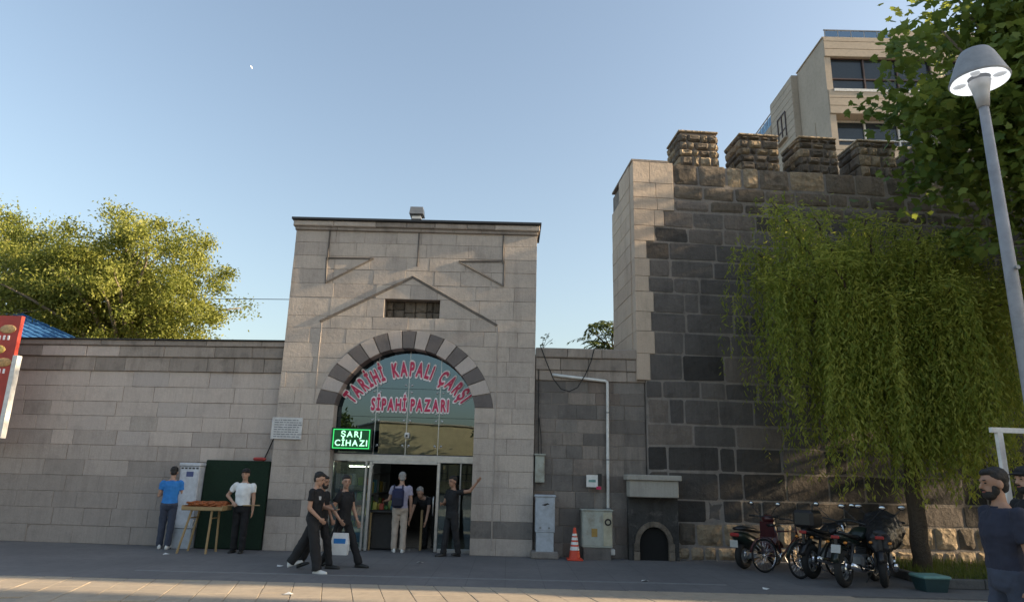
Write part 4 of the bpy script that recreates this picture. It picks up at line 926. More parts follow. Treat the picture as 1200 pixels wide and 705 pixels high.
# unseen street blocks added on the sunny side to throw the shade
def block(name, label, x0, x1, y0, y1, h, mat, faces):
    t = thing(name, label, 'building', ((x0+x1)/2, (y0+y1)/2, 0)); W_, D_ = x1-x0, y1-y0
    MB().box((0, 0, h/2), (W_, D_, h)).build('wall', mat, t); MB().box((0, 0, h+.06), (W_+.3, D_+.3, .12)).build('roof', 'clad', t)
    for fc, cnt in faces:
        for s_ in range(int(h//3.2)):
            for k in range(cnt):
                u = (k+.5)/cnt-.5
                if fc == 'l': bwin(t, -W_/2-.07, u*D_, 1.9+s_*3.1, 1.2, 1.5, 'l', 2)
                else: bwin(t, u*W_, D_/2+.07, 1.9+s_*3.1, 1.2, 1.5, 'r', 2)
    return t
M['plaster'] = plain('yellow_plaster', (.46, .37, .22), .8, scale=2); M['plaster2'] = plain('cream_plaster', (.48, .43, .36), .8, scale=2)
block('shade_building', 'unseen narrow cream three-storey block added to shade the fortress side', 19, 29, 11.5, 13.9, 10.2, 'plaster2', (('l', 1),))
block('shade_building', 'unseen narrow cream four-storey block added beside the lower one for shade', 19, 29, 9.35, 11.48, 13.2, 'plaster2', (('l', 2),))
block('shade_building', 'unseen long cream four-storey block added to shade the street end', 19, 29, 1.0, 7.85, 13.2, 'plaster2', (('l', 3),))
ob = block('shop_building', 'low yellow shop building across the square facing the gate', -14, 3.0, -42, -34, 6.0, 'plaster', (('r', 7),)); ob.rotation_euler = (0, 0, rad(-25))
block('shop_building', 'low dark red shop building across the square', 4.5, 16, -42, -34, 5.2, plain('red_plaster', (.12, .05, .04), .8), (('r', 5),))
for x_, y_, h in ((-15.5, -30, 7.5), (-1.0, -31, 8.0), (1.2, -32, 6.5), (9.5, -31, 6.2)):
    tree('square_tree', 'dark green tree across the square before the low shops', (x_, y_, 0), (x_, y_, h-2.4), (1.7, 1.7, 2.4), (x_, y_, 2.6), 40, 2600, .42, SL, 'leaf_d', 'bark', .16, .8, .3)['group'] = 'trees across the square'
mo = MB(); ring = []
for k in range(17):
    a = math.pi*k/16; ring.append((3.6*math.sin(a), 3.6*math.cos(a)))
mo.lathe([(0.01, 3.0), (1.6, 2.6), (2.6, 1.6), (3.0, .0), (2.6, -1.6), (1.6, -2.6), (.01, -3.0)], 14, cap=False)
mo.f = [f for f in mo.f if sum(mo.v[i][0] for i in f) > 0]
mm = mo.build('moon', plain('moon_dust', (.8, .8, .8), .9), loc=(-441, 1000, 645.8), smooth=True)
mm.scale = (.62, 1, 1); mm.rotation_euler = (0, rad(-35), 0); tag(mm, 'small pale half moon in the blue sky', 'moon')

# ---------------------------------------------------------------- people
M['skin'] = plain('skin', (.42, .25, .175), .55, var=.08); M['skin2'] = plain('skin_tan', (.34, .19, .125), .55, var=.08)
M['hair_black'] = plain('hair_black', (.012, .010, .009), .6, scale=60, bmp=.004); M['hair_grey'] = plain('hair_grey', (.30, .29, .28), .7, scale=60, bmp=.004)
M['eye'] = plain('eye_dark', (.015, .012, .01), .2); M['lip'] = plain('lip', (.28, .10, .085), .5)
CL = bpy.data.textures.new('folds', 'CLOUDS'); CL.noise_scale = .11; CL.noise_depth = 2
HT = bpy.data.textures.new('tufts', 'CLOUDS'); HT.noise_scale = .025; HT.noise_depth = 1
def solid(mb, name, mat, parent, voxel=.011, fold=0., smooth=3, tex=None):
    """closed overlapping pieces -> one continuous skin"""
    me = bpy.data.meshes.new(name); me.from_pydata(mb.v, [], mb.f)
    bm = bmesh.new(); bm.from_mesh(me); bmesh.ops.recalc_face_normals(bm, faces=bm.faces); bm.to_mesh(me); bm.free()
    o = bpy.data.objects.new(name, me); COL.objects.link(o)
    r = o.modifiers.new('r', 'REMESH'); r.mode = 'VOXEL'; r.voxel_size = voxel; r.use_smooth_shade = True
    if smooth: s = o.modifiers.new('s', 'SMOOTH'); s.iterations = smooth; s.factor = .5
    if fold: d = o.modifiers.new('d', 'DISPLACE'); d.texture = tex or CL; d.strength = fold; d.mid_level = .5; d.texture_coords = 'LOCAL'
    dg = bpy.context.evaluated_depsgraph_get(); m2 = bpy.data.meshes.new_from_object(o.evaluated_get(dg))
    o.modifiers.clear(); o.data = m2; bpy.data.meshes.remove(me); m2.name = name
    m2.materials.clear(); m2.materials.append(M[mat] if isinstance(mat, str) else mat)
    m2.polygons.foreach_set('use_smooth', [True]*len(m2.polygons))
    o.parent = parent; return o
def cap(b, p, q, r0, r1, n=12):
    b.tube([p, q], [r0, r1], n); b.ell(p, (r0,)*3, nu=n, nv=8); b.ell(q, (r1,)*3, nu=n, nv=8)
def person(label, loc, yaw, H, shirt, trousers, shoe, lean=0., hips=((0, 0), (0, 0)), arms=None, hair='hair_black', beard=False, capm=None, head=(0., 0.), skin='skin', sleeve=.55, loose=.022, vox=.011, long_sleeve=False, build=1.):
    """local frame: x forward, y left, z up.  hips=((hip angle, knee flex) left, right); arms = ((upper dir, lower dir) left, right)"""
    s = H/1.75
    t = thing('person', label, 'person', loc, yaw)
    V = lambda *a: Vector(a)
    U = V(math.sin(lean), 0, math.cos(lean)); F = V(math.cos(lean), 0, -math.sin(lean)); L = V(0, 1, 0)
    legs = []; low = 0
    for i, sd_ in enumerate((1, -1)):
        h, k = rad(hips[i][0]), rad(hips[i][1])
        hip = V(0, sd_*.088, 0)*s; kn = hip+V(math.sin(h), sd_*.02, -math.cos(h))*.43*s; an = kn+V(math.sin(h-k), 0, -math.cos(h-k))*.42*s
        legs.append((hip, kn, an, h-k)); low = min(low, an.z)
    P = V(0, 0, -low+.075*s)
    legs = [(a+P, b_+P, c+P, e) for a, b_, c, e in legs]
    at = lambda u, f=0, l=0: P+U*u*s+F*f*s+L*l*s
    body = MB(); sh = MB(); tr_ = MB()
    def ring(c, fx, ly, n=16): return [c+F*fx*s*math.cos(2*math.pi*j/n)+L*ly*s*math.sin(2*math.pi*j/n) for j in range(n)]
    def torso(b, g, z0=-.08, zmax=.56):
        st_ = [(-.08, .10, .15, 0), (.0, .118, .168, -.01), (.10, .112, .152, .0), (.20, .108, .145, .008), (.32, .120, .162, .01), (.42, .115, .175, .0), (.49, .09, .165, -.01), (.53, .065, .10, -.015), (.57, .055, .06, -.01)]
        b.loft([ring(at(z, f), fx*build+g, ly*build+g) for z, fx, ly, f in st_ if z0-.001 <= z <= zmax+.011])
    torso(body, -.004)
    torso(sh, .012, -.0 if lean > .5 else -.08, .535)
    arms = arms or (((0, .16, -1), (.25, .02, -1)), ((0, -.16, -1), (.25, -.02, -1)))
    for i, sd_ in enumerate((1, -1)):
        S_ = at(.485, -.01, sd_*.185*build); ud = Vector(arms[i][0]).normalized(); ldv = Vector(arms[i][1]).normalized()
        el = S_+ud*.285*s; wr = el+ldv*.25*s
        cap(body, S_, el, .05*s, .042*s); cap(body, el, wr, .041*s, .028*s)
        # hand: palm, four fingers, thumb
        side = ldv.cross(Vector((1, 0, 0)) if abs(ldv.x) < .8 else Vector((0, 0, 1))).normalized()
        if abs(side.x) < .5 and abs(ldv.z) > .6: side = Vector((1, 0, 0))-ldv*ldv.x; side.normalize()
        nrm = ldv.cross(side).normalized(); pm = wr+ldv*.05*s
        rot = Matrix((ldv, side, nrm)).transposed()
        body.ell(pm, (.055*s, .042*s, .019*s), rot, 10, 7)
        curl = nrm*(-1 if nrm.y*sd_ > 0 else 1)
        for k in range(4):
            b0 = wr+ldv*.088*s+side*(-.031+.0215*k)*s; ln = (.062, .074, .07, .055)[k]*s; d1 = (ldv+curl*.25+side*(-.14+.09*k)).normalized(); d2 = (ldv+curl*.9).normalized()
            m1 = b0+d1*ln*.6; body.tube([b0-ldv*.02*s, m1, m1+d2*ln*.5], [.0095*s, .009*s, .0075*s], 7); body.ell(m1+d2*ln*.5, (.0075*s,)*3, nu=7, nv=5)
        th = wr+ldv*.03*s+side*.034*s; body.tube([th-side*.02*s, th+(ldv+side*.8)*.028*s, th+(ldv*1.6+side*.8+curl*.3)*.034*s], [.013*s, .011*s, .008*s], 7)
        if long_sleeve: cap(sh, S_, el, .068*s, .055*s); cap(sh, el, el+ldv*.235*s, .054*s, .040*s)
        else:
            q = S_+ud*.285*s*sleeve; cap(sh, S_, S_+ud*.04*s, .066*s, .066*s); sh.tube([S_, S_+ud*.06*s, q], [.066*s, .066*s, .064*s], 12)
    for i, (hip, kn, an, e) in enumerate(legs):
        cap(body, hip, kn, .075*s, .05*s); cap(body, kn, an, .048*s, .036*s)
        cap(tr_, hip, kn, (.084+loose*.5)*s, (.056+loose)*s); tr_.tube([kn, kn.lerp(an, .5), an+V(0, 0, -.015*s)], [(.056+loose)*s, (.052+loose)*s, (.047+loose)*s], 12)
        fa = max(-.9, min(.35, -e*.9)) if e < -.15 else 0.
        fd = V(math.cos(fa), 0, math.sin(fa)); nd = V(-math.sin(fa), 0, math.cos(fa)); fl = V(0, (1, -1)[i]*.12, 0)
        so = MB(); c0 = an-nd*.045*s
        rr = []
        for x_, wd, hh in ((-.075, .026, .035), (-.06, .036, .085), (.0, .040, .09), (.07, .046, .062), (.14, .046, .046), (.185, .034, .034), (.20, .018, .02)):
            c = c0+fd*x_*s+fl*x_*s-nd*.03*s
            rr.append([c+L*wd*s*math.cos(2*math.pi*j/12)+nd*(max(0, math.sin(2*math.pi*j/12))*hh+min(0, math.sin(2*math.pi*j/12))*.012+.012)*s for j in range(12)])
        so.loft(rr); ob_ = so.build('shoe', shoe, t, smooth=True)
        body.ell(c0+fd*.03*s, (.05*s, .03*s, .025*s), None, 10, 7)
    tr_.loft([ring(at(z, f), fx*build+.016, ly*build+.016) for z, fx, ly, f in ((-.10, .085, .13, 0), (-.06, .108, .155, 0), (.0, .118, .168, -.01), (.07, .110, .155, 0))])
    # head
    hy, hp = head; RH = Matrix.Rotation(hy, 3, 'Z') @ Matrix.Rotation(lean*.55+hp, 3, 'Y')
    nb_ = at(.53, -.01); hc = nb_+U*.085*s+RH @ V(.018, 0, .105)*s
    hf = lambda x, y, z: hc+RH @ V(x, y, z)*s
    cap(body, at(.48, -.015), hf(-.015, 0, -.06), .058*s, .052*s)
    body.ell(hf(-.008, 0, .025), (.098*s, .077*s, .098*s), RH, 16, 11); body.ell(hf(.022, 0, -.045), (.068*s, .058*s, .075*s), RH, 14, 10); body.ell(hf(.062, 0, -.092), (.026*s, .028*s, .02*s), RH, 10, 7)
    body.tube([hf(.085, 0, .022), hf(.105, 0, -.015), hf(.112, 0, -.03)], [.009*s, .013*s, .015*s], 8); body.ell(hf(.085, 0, .035), (.014*s, .052*s, .011*s), RH, 10, 6)
    for sd_ in (1, -1): body.ell(hf(-.008, sd_*.080, -.01), (.022*s, .012*s, .034*s), RH, 8, 6)
    bo = solid(body, 'body', skin, t, vox, 0., 3)
    for sd_ in (1, -1):
        MB().ell(hf(.081, sd_*.032, .012), (.009*s, .012*s, .0055*s), RH, 8, 6).build('eye', 'eye', t, smooth=True)
        MB().ell(hf(.088, sd_*.034, .036), (.010*s, .022*s, .005*s), RH, 8, 5).build('eyebrow', hair if hair != 'hair_grey' else 'hair_grey', t, smooth=True)
    MB().ell(hf(.090, 0, -.058), (.010*s, .024*s, .007*s), RH, 8, 5).build('mouth', 'lip', t, smooth=True)
    hb = MB(); hb.ell(hf(-.030, 0, .052), (.096*s, .086*s, .088*s), RH, 16, 11); hb.ell(hf(.01, 0, .092), (.082*s, .070*s, .036*s), RH, 12, 8); hb.ell(hf(-.055, 0, -.01), (.055*s, .072*s, .075*s), RH, 12, 8)
    solid(hb, 'hair', hair, t, .010, .014, 1, HT)
    if beard:
        bb = MB(); bb.ell(hf(.045, 0, -.082), (.056*s, .056*s, .048*s), RH, 12, 8); bb.ell(hf(.02, .05, -.04), (.035*s, .022*s, .05*s), RH, 10, 7); bb.ell(hf(.02, -.05, -.04), (.035*s, .022*s, .05*s), RH, 10, 7)
        solid(bb, 'beard', hair, t, .010, .008, 1, HT); MB().ell(hf(.098, 0, -.044), (.012*s, .030*s, .007*s), RH, 8, 5).build('moustache', hair, t, smooth=True)
    if capm:
        cb_ = MB(); cb_.ell(hf(-.012, 0, .062), (.108*s, .091*s, .072*s), RH, 16, 10); cb_.ell(hf(.10, 0, .058), (.062*s, .065*s, .010*s), RH, 14, 6); solid(cb_, 'cap', capm, t, .010, 0, 1)
    solid(tr_, 'trousers', trousers, t, .012, .034, 3); solid(sh, 'shirt', shirt, t, .012, .034, 2)
    if not capm or True:
        MB().torus(at(.535, -.012), .066*s, .010*s, 'z', 18, 6, Matrix.Rotation(lean, 3, 'Y')).build('collar', shirt, t, smooth=True)
    return t, at, hf
cloth = lambda n, c: plain(n, c, .85, var=.12, scale=7, bmp=.002)
BLK = cloth('cloth_black', (.010, .010, .012)); CHAR = cloth('cloth_charcoal', (.016, .016, .018)); JEAN = cloth('denim', (.045, .055, .085)); BLUE = cloth('cloth_blue', (.03, .20, .55)); WHT = cloth('cloth_white', (.72, .74, .75)); LAV = cloth('cloth_lavender', (.36, .34, .44)); BGE = cloth('cloth_beige', (.42, .35, .29)); NAVY = cloth('cloth_navy', (.022, .025, .045)); SHW = plain('shoe_white', (.68, .68, .66), .5); SHB = plain('shoe_black', (.015, .015, .015), .45)
person('man in bright blue t-shirt and jeans facing the wall by the white cabinet', (-7.02, 14.85, 0), rad(103), 1.62, BLUE, JEAN, SHW, head=(.1, .35), arms=(((.1, .22, -1), (1, -.05, .12)), ((.1, -.25, -1), (.9, .1, -.1))), hips=((4, 2), (-5, 4)))
person('man in white shirt and dark cap with hand on hip before the turf panel', (-5.36, 14.45, 0), rad(-88), 1.61, WHT, BLK, SHB, capm=BLK, arms=(((.0, .16, -1), (.12, .05, -1)), ((-.15, -.62, -.8), (.45, .55, -.42))), hips=((3, 3), (-2, 2)), beard=False)
w1, at1, hf1 = person('walking young man in black t-shirt with white shoes and bent arm', (-3.20, 11.92, 0), rad(-6), 1.60, BLK, CHAR, SHW, hips=((-24, 8), (13, 3)), arms=(((.25, .12, -1), (.8, -.35, -.1)), ((-.05, -.12, -1), (.7, .2, -.65))), head=(-.15, .32), loose=.04)
tag(MB().cbox((0, 0, 0), (.012, .075, .15), .006, Matrix.Rotation(rad(-35), 3, 'Y')).build('phone', 'black', w1, loc=at1(.25, .38, -.12)))
MB().cbox((0, 0, 0), (.05, .012, .06), .004).build('chest_print', plain('chest_print', (.55, .55, .55), .7), w1, loc=at1(.38, .11, -.115))
person('bearded person in black walking half hidden behind the young man', (-3.22, 12.4, 0), rad(-10), 1.55, BLK, BLK, SHB, hips=((18, 6), (-16, 10)), arms=(((.2, .15, -1), (.4, -.3, -.6)), ((.1, -.14, -1), (.5, .5, .2))), beard=True, head=(-.3, .15), skin='skin2')
wk2, at2, hf2 = person('walking short-haired man in black shirt with a leg striding forward', (-2.90, 12.75, 0), rad(-22), 1.60, BLK, BLK, SHB, hips=((26, 2), (-18, 12)), arms=(((.2, .2, -1), (.5, .0, -1)), ((-.3, -.35, -1), (.5, .1, -.6))), head=(-.75, .05), long_sleeve=False)
bg_ = thing('shopping_bag', 'white and blue shopping bag held by the walking group', 'bag', (-2.88, 12.55, 0))
MB().loft([[(-.14, -.05, .22), (.14, -.05, .22), (.14, .05, .22), (-.14, .05, .22)], [(-.15, -.07, .40), (.15, -.07, .40), (.15, .07, .40), (-.15, .07, .40)], [(-.13, -.02, .58), (.13, -.02, .58), (.13, .02, .58), (-.13, .02, .58)]]).build('sack', WHT, bg_)
MB().box((0, -.06, .45), (.2, .02, .08)).build('print', BLUE, bg_); MB().torus((0, 0, .62), .07, .006, 'y', 14, 5).build('handle', 'wire', bg_)
w6, at6, hf6 = person('grey-haired man in lavender shirt and beige trousers entering the gate', (-2.27, 15.22, 0), rad(98), 1.62, LAV, BGE, SHW, hair='hair_grey', hips=((5, 3), (-4, 3)), arms=(((.35, .3, -1), (.9, .35, -.15)), ((.05, -.15, -1), (.2, .0, -1))), head=(.05, .1))
bp = thing('backpack', 'navy blue backpack on the lavender shirt', 'backpack', w6.location, rad(98)); c = at6(.27, -.20, .07)
MB().cbox(c, (.15, .25, .40), .05).build('bag', plain('backpack_navy', (.012, .016, .06), .7), bp); MB().cbox(c+Vector((-.085, 0, -.08)), (.05, .2, .18), .02).build('pocket', plain('backpack_dark', (.008, .01, .03), .7), bp)
for sd_ in (-.09, .09): MB().tube([c+Vector((.06, sd_, .18)), c+Vector((.10, sd_, .26)), c+Vector((.27, sd_, .22)), c+Vector((.29, sd_, 0)), c+Vector((.10, sd_*1.4, -.16))], .017, 6).build('strap', plain('strap_navy_%d' % (sd_ > 0), (.012, .014, .04), .7), bp)
person('grey-haired person in dark clothes bending down inside the gate door', (-1.72, 16.05, 0), rad(-112), 1.58, CHAR, BLK, SHB, lean=rad(58), hair='hair_grey', hips=((-4, 8), (4, 6)), arms=(((.4, .12, -1), (.4, .0, -1)), ((.4, -.12, -1), (.5, .0, -1))), head=(0, -.1))
person('man in black polo leaning a raised hand against the gate jamb', (-1.13, 14.72, 0), rad(-140), 1.57, BLK, CHAR, SHB, hips=((-8, 4), (10, 3)), arms=(((-.45, .65, .10), (-.45, .55, .85)), ((.2, -.25, -1), (.75, .6, .05))), head=(.1, .12), skin='skin2')
person('bearded man in navy t-shirt and jeans walking past the snack stand', (4.02, 5.8, 0), rad(176), 1.75, NAVY, JEAN, SHB, hips=((-6, 6), (10, 4)), beard=True, arms=(((-.10, .16, -1), (.16, .06, -1)), ((-.35, -.02, -1), (-.1, .05, -1))), head=(0, .08), skin='skin2', vox=.008, sleeve=.75, build=1.08)
person('bearded man in dark cap behind the navy t-shirt man', (5.10, 6.9, 0), rad(182), 1.80, BLK, JEAN, SHB, hips=((8, 4), (-8, 8)), beard=True, capm=BLK, head=(.1, .05), skin='skin', vox=.009)

# ---------------------------------------------------------------- two-wheelers
M['redtail'] = plain('tail_red', (.30, .02, .02), .3); M['bluepaint'] = plain('blue_body', (.03, .07, .22), .25); M['plate'] = plain('plate_white', (.42, .42, .40), .5); M['greenblack'] = plain('green_black_paint', (.012, .02, .016), .3); M['maroon'] = plain('maroon_paint', (.06, .012, .015), .3)
M['mirrorglass'] = plain('mirror_glass', (.40, .42, .46), .08, 1., var=.01); M['lens'] = plain('lamp_lens', (.75, .75, .70), .1)
def wheel(par, x, r, tw, spokes=10, disc=True, hubr=.05, rimmat='greymetal', nm='wheel'):
    w_ = bpy.data.objects.new(nm, None); COL.objects.link(w_); w_.parent = par; w_.location = (x, 0, r)
    MB().torus((0, 0, 0), r-tw, tw, 'y', 30, 8).build('tyre', 'rubber', w_, smooth=True)
    rb = MB().torus((0, 0, 0), r-tw*1.9, tw*.42, 'y', 30, 6)
    rb.tube([(0, -tw, 0), (0, tw, 0)], hubr, 10)
    for k in range(spokes):
        a = 2*math.pi*k/spokes; rb.tube([(hubr*.8*math.cos(a), (-1)**k*tw*.5, hubr*.8*math.sin(a)), ((r-tw*2)*math.cos(a+.12), 0, (r-tw*2)*math.sin(a+.12))], .004 if spokes > 12 else .013, 5)
    rb.build('rim', rimmat, w_, smooth=True)
    if disc: MB().torus((0, -tw*1.1, 0), r*.32, r*.06, 'y', 20, 4).build('brake_disc', 'chrome', w_)
def loft_y(b, st, n=12):
    """stations (x, z, half width, half height)"""
    b.loft([[Vector((x, wd*math.cos(2*math.pi*j/n), z+hh*math.sin(2*math.pi*j/n))) for j in range(n)] for x, z, wd, hh in st]); return b
def mirrors(t, x, z, wide, mats=('mirrorglass',)):
    for sy in (-1, 1):
        MB().tube([(x, sy*.12, z), (x-.02, sy*(wide-.05), z+.16), (x-.02, sy*wide, z+.20)], .007, 6).build('mirror_arm', 'darkmetal', t)
        mr = MB().ell((x-.02, sy*wide, z+.23), (.02, .065, .042), None, 12, 7).build('mirror', 'black', t, smooth=True); MB().ell((x-.036, sy*wide, z+.23), (.008, .055, .034), None, 12, 6).build('mirror_glass', 'mirrorglass', mr, smooth=True)
def motorcycle(label, loc, yaw, paint, accent, cover=False, box=False, plate=True):
    t = thing('motorcycle', label, 'motorcycle', loc, yaw, 'two-wheelers parked by the fortress')
    wheel(t, -.60, .29, .062, 6); wheel(t, .64, .29, .052, 6)
    b = MB()
    for sy in (-.07, .07): b.tube([(.64, sy*1.2, .29), (.50, sy*1.2, .66), (.42, sy*1.2, .88)], .02, 8)
    b.build('fork', 'chrome', t, smooth=True)
    b = MB()
    for sy in (-.08, .08):
        b.tube([(-.60, sy, .29), (-.25, sy, .33), (.0, sy, .30), (.30, sy*.8, .40), (.42, sy*.5, .80)], .018, 7); b.tube([(.42, sy*.5, .78), (.0, sy, .66), (-.55, sy, .70)], .016, 7); b.tube([(-.58, sy*1.3, .31), (-.42, sy*1.3, .66)], .025, 8)
    b.build('frame', 'darkmetal', t, smooth=True)
    e = MB().cbox((.05, 0, .38), (.36, .26, .20), .04).build('engine', 'greymetal', t); cy = MB()
    for k in range(6): cy.cbox((.16+.014*k, 0, .48+.026*k), (.16, .18, .014), .004, Matrix.Rotation(rad(-28), 3, 'Y'))
    cy.build('cylinder', 'darkmetal', e); MB().tube([(.02, -.14, .36), (.02, -.17, .36)], .085, 16).build('clutch_cover', 'chrome', e)
    MB().tube([(.28, -.10, .45), (.34, -.13, .30), (.15, -.16, .22), (-.25, -.17, .26), (-.72, -.18, .36)], [.02, .022, .024, .045, .05], 10).build('exhaust', 'chrome', t, smooth=True)
    loft_y(MB(), [(-.05, .74, .06, .03), (.0, .76, .13, .09), (.16, .80, .16, .12), (.30, .81, .14, .10), (.38, .79, .06, .05)]).build('tank', paint, t, smooth=True)
    for sy in (-1, 1): MB().cbox((.17, sy*.158, .80), (.22, .012, .06), .005, Matrix.Rotation(rad(-14*1), 3, 'Y')).build('tank_stripe', accent, t)
    loft_y(MB(), [(-.62, .84, .05, .03), (-.5, .80, .11, .045), (-.25, .755, .13, .045), (.0, .75, .08, .04)]).build('seat', 'black', t, smooth=True)
    tl_ = loft_y(MB(), [(-.82, .80, .03, .03), (-.66, .77, .09, .05), (-.35, .69, .12, .06), (-.1, .66, .10, .05)]).build('tail', paint, t, smooth=True)
    MB().cbox((-.82, 0, .78), (.03, .13, .05), .01).build('tail_light', 'redtail', tl_); plate and MB().cbox((-.83, 0, .60), (.012, .15, .13), .003, Matrix.Rotation(rad(14), 3, 'Y')).build('number_plate', 'plate', tl_); MB().box((-.80, 0, .69), (.03, .05, .2)).build('plate_bracket', 'black', tl_)
    for sy in (-.14, .14): MB().ell((-.78, sy, .70), (.025, .03, .022), None, 10, 6).build('indicator', plain('amber%.2f' % sy, (.6, .22, .03), .3), t, smooth=True)
    for x_, r_ in ((.64, .33), (-.60, .33)):
        b = MB(); rg = []
        for k in range(9):
            a = rad(35+110*k/8) if x_ > 0 else rad(60+100*k/8); rg.append([Vector((x_+rr*math.cos(a), yy, .29+rr*math.sin(a))) for rr, yy in ((r_, -.07), (r_+.02, 0), (r_, .07), (r_-.01, 0))])
        b.loft(rg); b.build('fender', paint, t, smooth=True)
    MB().tube([(.30, -.36, .98), (.36, -.2, .99), (.42, 0, .94), (.36, .2, .99), (.30, .36, .98)], .013, 8).build('handlebar', 'darkmetal', t, smooth=True)
    for sy in (-1, 1): MB().tube([(.335, sy*.26, .985), (.30, sy*.37, .98)], .02, 8).build('grip', 'rubber', t)
    hl = MB().ell((.52, 0, .86), (.10, .10, .10), None, 14, 9).build('headlight', 'black', t, smooth=True); MB().ell((.575, 0, .86), (.05, .085, .085), None, 14, 8).build('lens', 'lens', hl, smooth=True)
    mirrors(t, .36, 1.0, .34)
    MB().tube([(-.05, .12, .28), (-.12, .30, .0)], .012, 6).build('side_stand', 'darkmetal', t)
    if box: MB().cbox((-.62, 0, 1.0), (.38, .38, .30), .05).build('top_box', 'black', t)
    if cover:
        c_ = MB(); c_.loft([[Vector((x, wd*math.cos(2*math.pi*j/14), z+hh*math.sin(2*math.pi*j/14))) for j in range(14)] for x, z, wd, hh in ((-.78, .72, .15, .20), (-.5, .74, .22, .24), (-.1, .78, .26, .28), (.25, .84, .36, .34), (.5, .82, .30, .34), (.72, .70, .16, .25))])
        solid(c_, 'dust_cover', plain('cover_black', (.012, .012, .015), .5), t, .02, .07, 2)
    return t
motorcycle('dark motorcycle with white number plate and blue-white tank stripes', (5.92, 12.15, 0), rad(42), 'greenblack', 'plate')
motorcycle('motorcycle under a black dust cover beside the planting bed', (6.46, 12.35, 0), rad(60), 'black', 'black', cover=True, plate=False)
motorcycle('black motorcycle with top box standing behind the bicycles', (5.85, 13.1, 0), rad(38), 'black', 'greymetal', box=True, plate=False)
def bicycle(label, loc, yaw, paint):
    t = thing('bicycle', label, 'bicycle', loc, yaw, 'two-wheelers parked by the fortress')
    wheel(t, -.47, .30, .02, 20, False, .025, 'chrome'); wheel(t, .47, .30, .02, 20, False, .025, 'chrome')
    b = MB(); A, Bb, S_, Hd = (-.47, 0, .30), (-.06, 0, .27), (-.17, 0, .72), (.33, 0, .72)
    for p, q, r_ in ((A, Bb, .011), (A, S_, .009), (Bb, S_, .016), (Bb, (.34, 0, .64), .019), (S_, Hd, .016), ((.32, 0, .78), (.36, 0, .60), .019)): b.tube([p, q], r_, 8)
    for sy in (-.035, .035): b.tube([(.36, sy, .60), (.40, sy, .48), (.47, sy, .30)], .011, 7)
    b.build('frame', paint, t, smooth=True)
    loft_y(MB(), [(-.32, .83, .07, .03), (-.22, .83, .07, .025), (-.06, .825, .02, .018)]).build('saddle', 'black', t, smooth=True); MB().tube([(-.17, 0, .70), (-.20, 0, .82)], .013, 7).build('seat_post', 'chrome', t)
    MB().tube([(.22, -.27, .93), (.30, -.15, .93), (.31, 0, .90), (.30, .15, .93), (.22, .27, .93)], .012, 8).build('handlebar', 'darkmetal', t, smooth=True); MB().tube([(.32, 0, .76), (.31, 0, .91)], .014, 7).build('stem', 'darkmetal', t)
    for sy in (-1, 1): MB().tube([(.27, sy*.2, .93), (.20, sy*.29, .93)], .018, 7).build('grip', 'rubber', t)
    cw = MB().torus((-.06, -.05, .27), .08, .008, 'y', 18, 5).build('chainwheel', 'chrome', t); MB().tube([(-.06, -.07, .27), (.02, -.08, .13), (.02, -.15, .13)], .010, 6).build('crank', 'chrome', cw); MB().tube([(-.06, .07, .27), (-.14, .08, .41), (-.14, .15, .41)], .010, 6).build('crank', 'chrome', cw)
    for x_, a0, a1 in ((-.47, 20, 170), (.47, 10, 140)):
        b = MB(); b.loft([[Vector((x_+rr*math.cos(rad(a)), yy, .30+rr*math.sin(rad(a)))) for rr, yy in ((.325, -.028), (.335, 0), (.325, .028), (.32, 0))] for a in np.linspace(a0, a1, 9)]); b.build('mudguard', paint, t, smooth=True)
    MB().tube([(-.1, .03, .26), (-.16, .16, .0)], .010, 6).build('kickstand', 'chrome', t)
bicycle('dark bicycle with chrome rims between scooter and motorcycles', (5.22, 13.55, 0), rad(22), 'maroon')
bicycle('black bicycle leaning close to the dark motorcycle', (5.55, 12.85, 0), rad(28), 'greenblack')
sc_ = thing('scooter', 'dark scooter with red tail light parked at the bare rubble wall', 'scooter', (4.95, 14.15, 0), rad(38), 'two-wheelers parked by the fortress')
wheel(sc_, -.50, .25, .06, 5); wheel(sc_, .55, .24, .05, 5)
loft_y(MB(), [(-.78, .62, .04, .04), (-.70, .60, .12, .09), (-.45, .52, .17, .15), (-.15, .44, .15, .14), (.0, .36, .10, .08)]).build('body_cover', 'greenblack', sc_, smooth=True)
loft_y(MB(), [(-.72, .74, .07, .03), (-.5, .74, .14, .05), (-.2, .70, .14, .05), (.0, .66, .08, .03)]).build('seat', 'black', sc_, smooth=True)
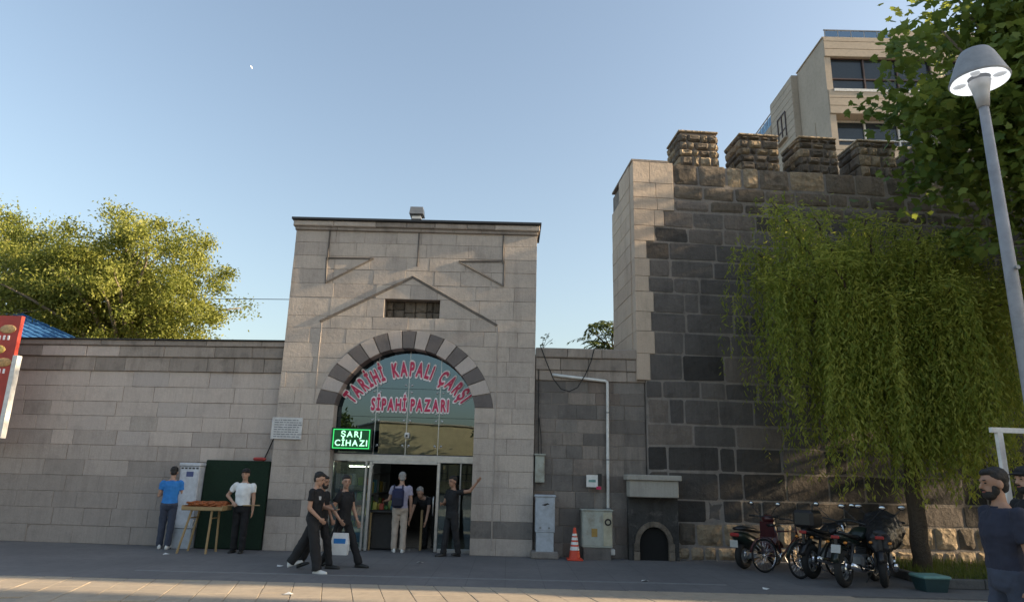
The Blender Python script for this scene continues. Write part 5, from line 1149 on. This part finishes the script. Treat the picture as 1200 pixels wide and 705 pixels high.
MB().cbox((.12, 0, .26), (.36, .28, .05), .015).build('footboard', 'black', sc_)
MB().loft([[Vector((.28+.05*abs(y_)*2, y_, .26)) for y_ in (-.15, -.05, .05, .15)]+[Vector((.31, y_, .27)) for y_ in (.15, .05, -.05, -.15)], [Vector((.38, y_*1.25, .55)) for y_ in (-.15, -.05, .05, .15)]+[Vector((.42, y_*1.25, .56)) for y_ in (.15, .05, -.05, -.15)], [Vector((.34, y_, .84)) for y_ in (-.15, -.05, .05, .15)]+[Vector((.40, y_, .85)) for y_ in (.15, .05, -.05, -.15)]]).build('leg_shield', 'maroon', sc_)
MB().tube([(.55, 0, .24), (.46, 0, .5), (.36, 0, .9)], .025, 8).build('fork', 'darkmetal', sc_)
hb_ = MB().tube([(.26, -.32, .95), (.34, -.12, .94), (.34, .12, .94), (.26, .32, .95)], .014, 8).build('handlebar', 'darkmetal', sc_)
for sy in (-1, 1): MB().tube([(.30, sy*.23, .945), (.26, sy*.33, .95)], .02, 8).build('grip', 'rubber', sc_)
MB().ell((.40, 0, .90), (.09, .14, .08), None, 12, 8).build('headlight_cowl', 'maroon', sc_, smooth=True); MB().cbox((-.77, 0, .63), (.05, .20, .07), .02).build('tail_light', 'redtail', sc_)
MB().cbox((-.80, 0, .47), (.012, .17, .13), .003).build('number_plate', 'plate', sc_); MB().tube([(-.1, -.15, .22), (-.55, -.19, .26)], [.03, .05], 10).build('exhaust', 'greymetal', sc_, smooth=True); MB().cbox((-.35, 0, .27), (.40, .16, .16), .03).build('engine', 'greymetal', sc_)
b = MB(); b.loft([[Vector((.55+rr*math.cos(rad(a)), yy, .24+rr*math.sin(rad(a)))) for rr, yy in ((.27, -.07), (.285, 0), (.27, .07), (.26, 0))] for a in np.linspace(20, 160, 9)]); b.build('fender', 'maroon', sc_, smooth=True)
mirrors(sc_, .32, .96, .30)

# ---------------------------------------------------------------- units to metres
for o in list(COL.objects):
    if o.parent is None and o.type in {'MESH', 'EMPTY'}:
        o.location = o.location*S; o.scale = o.scale*S
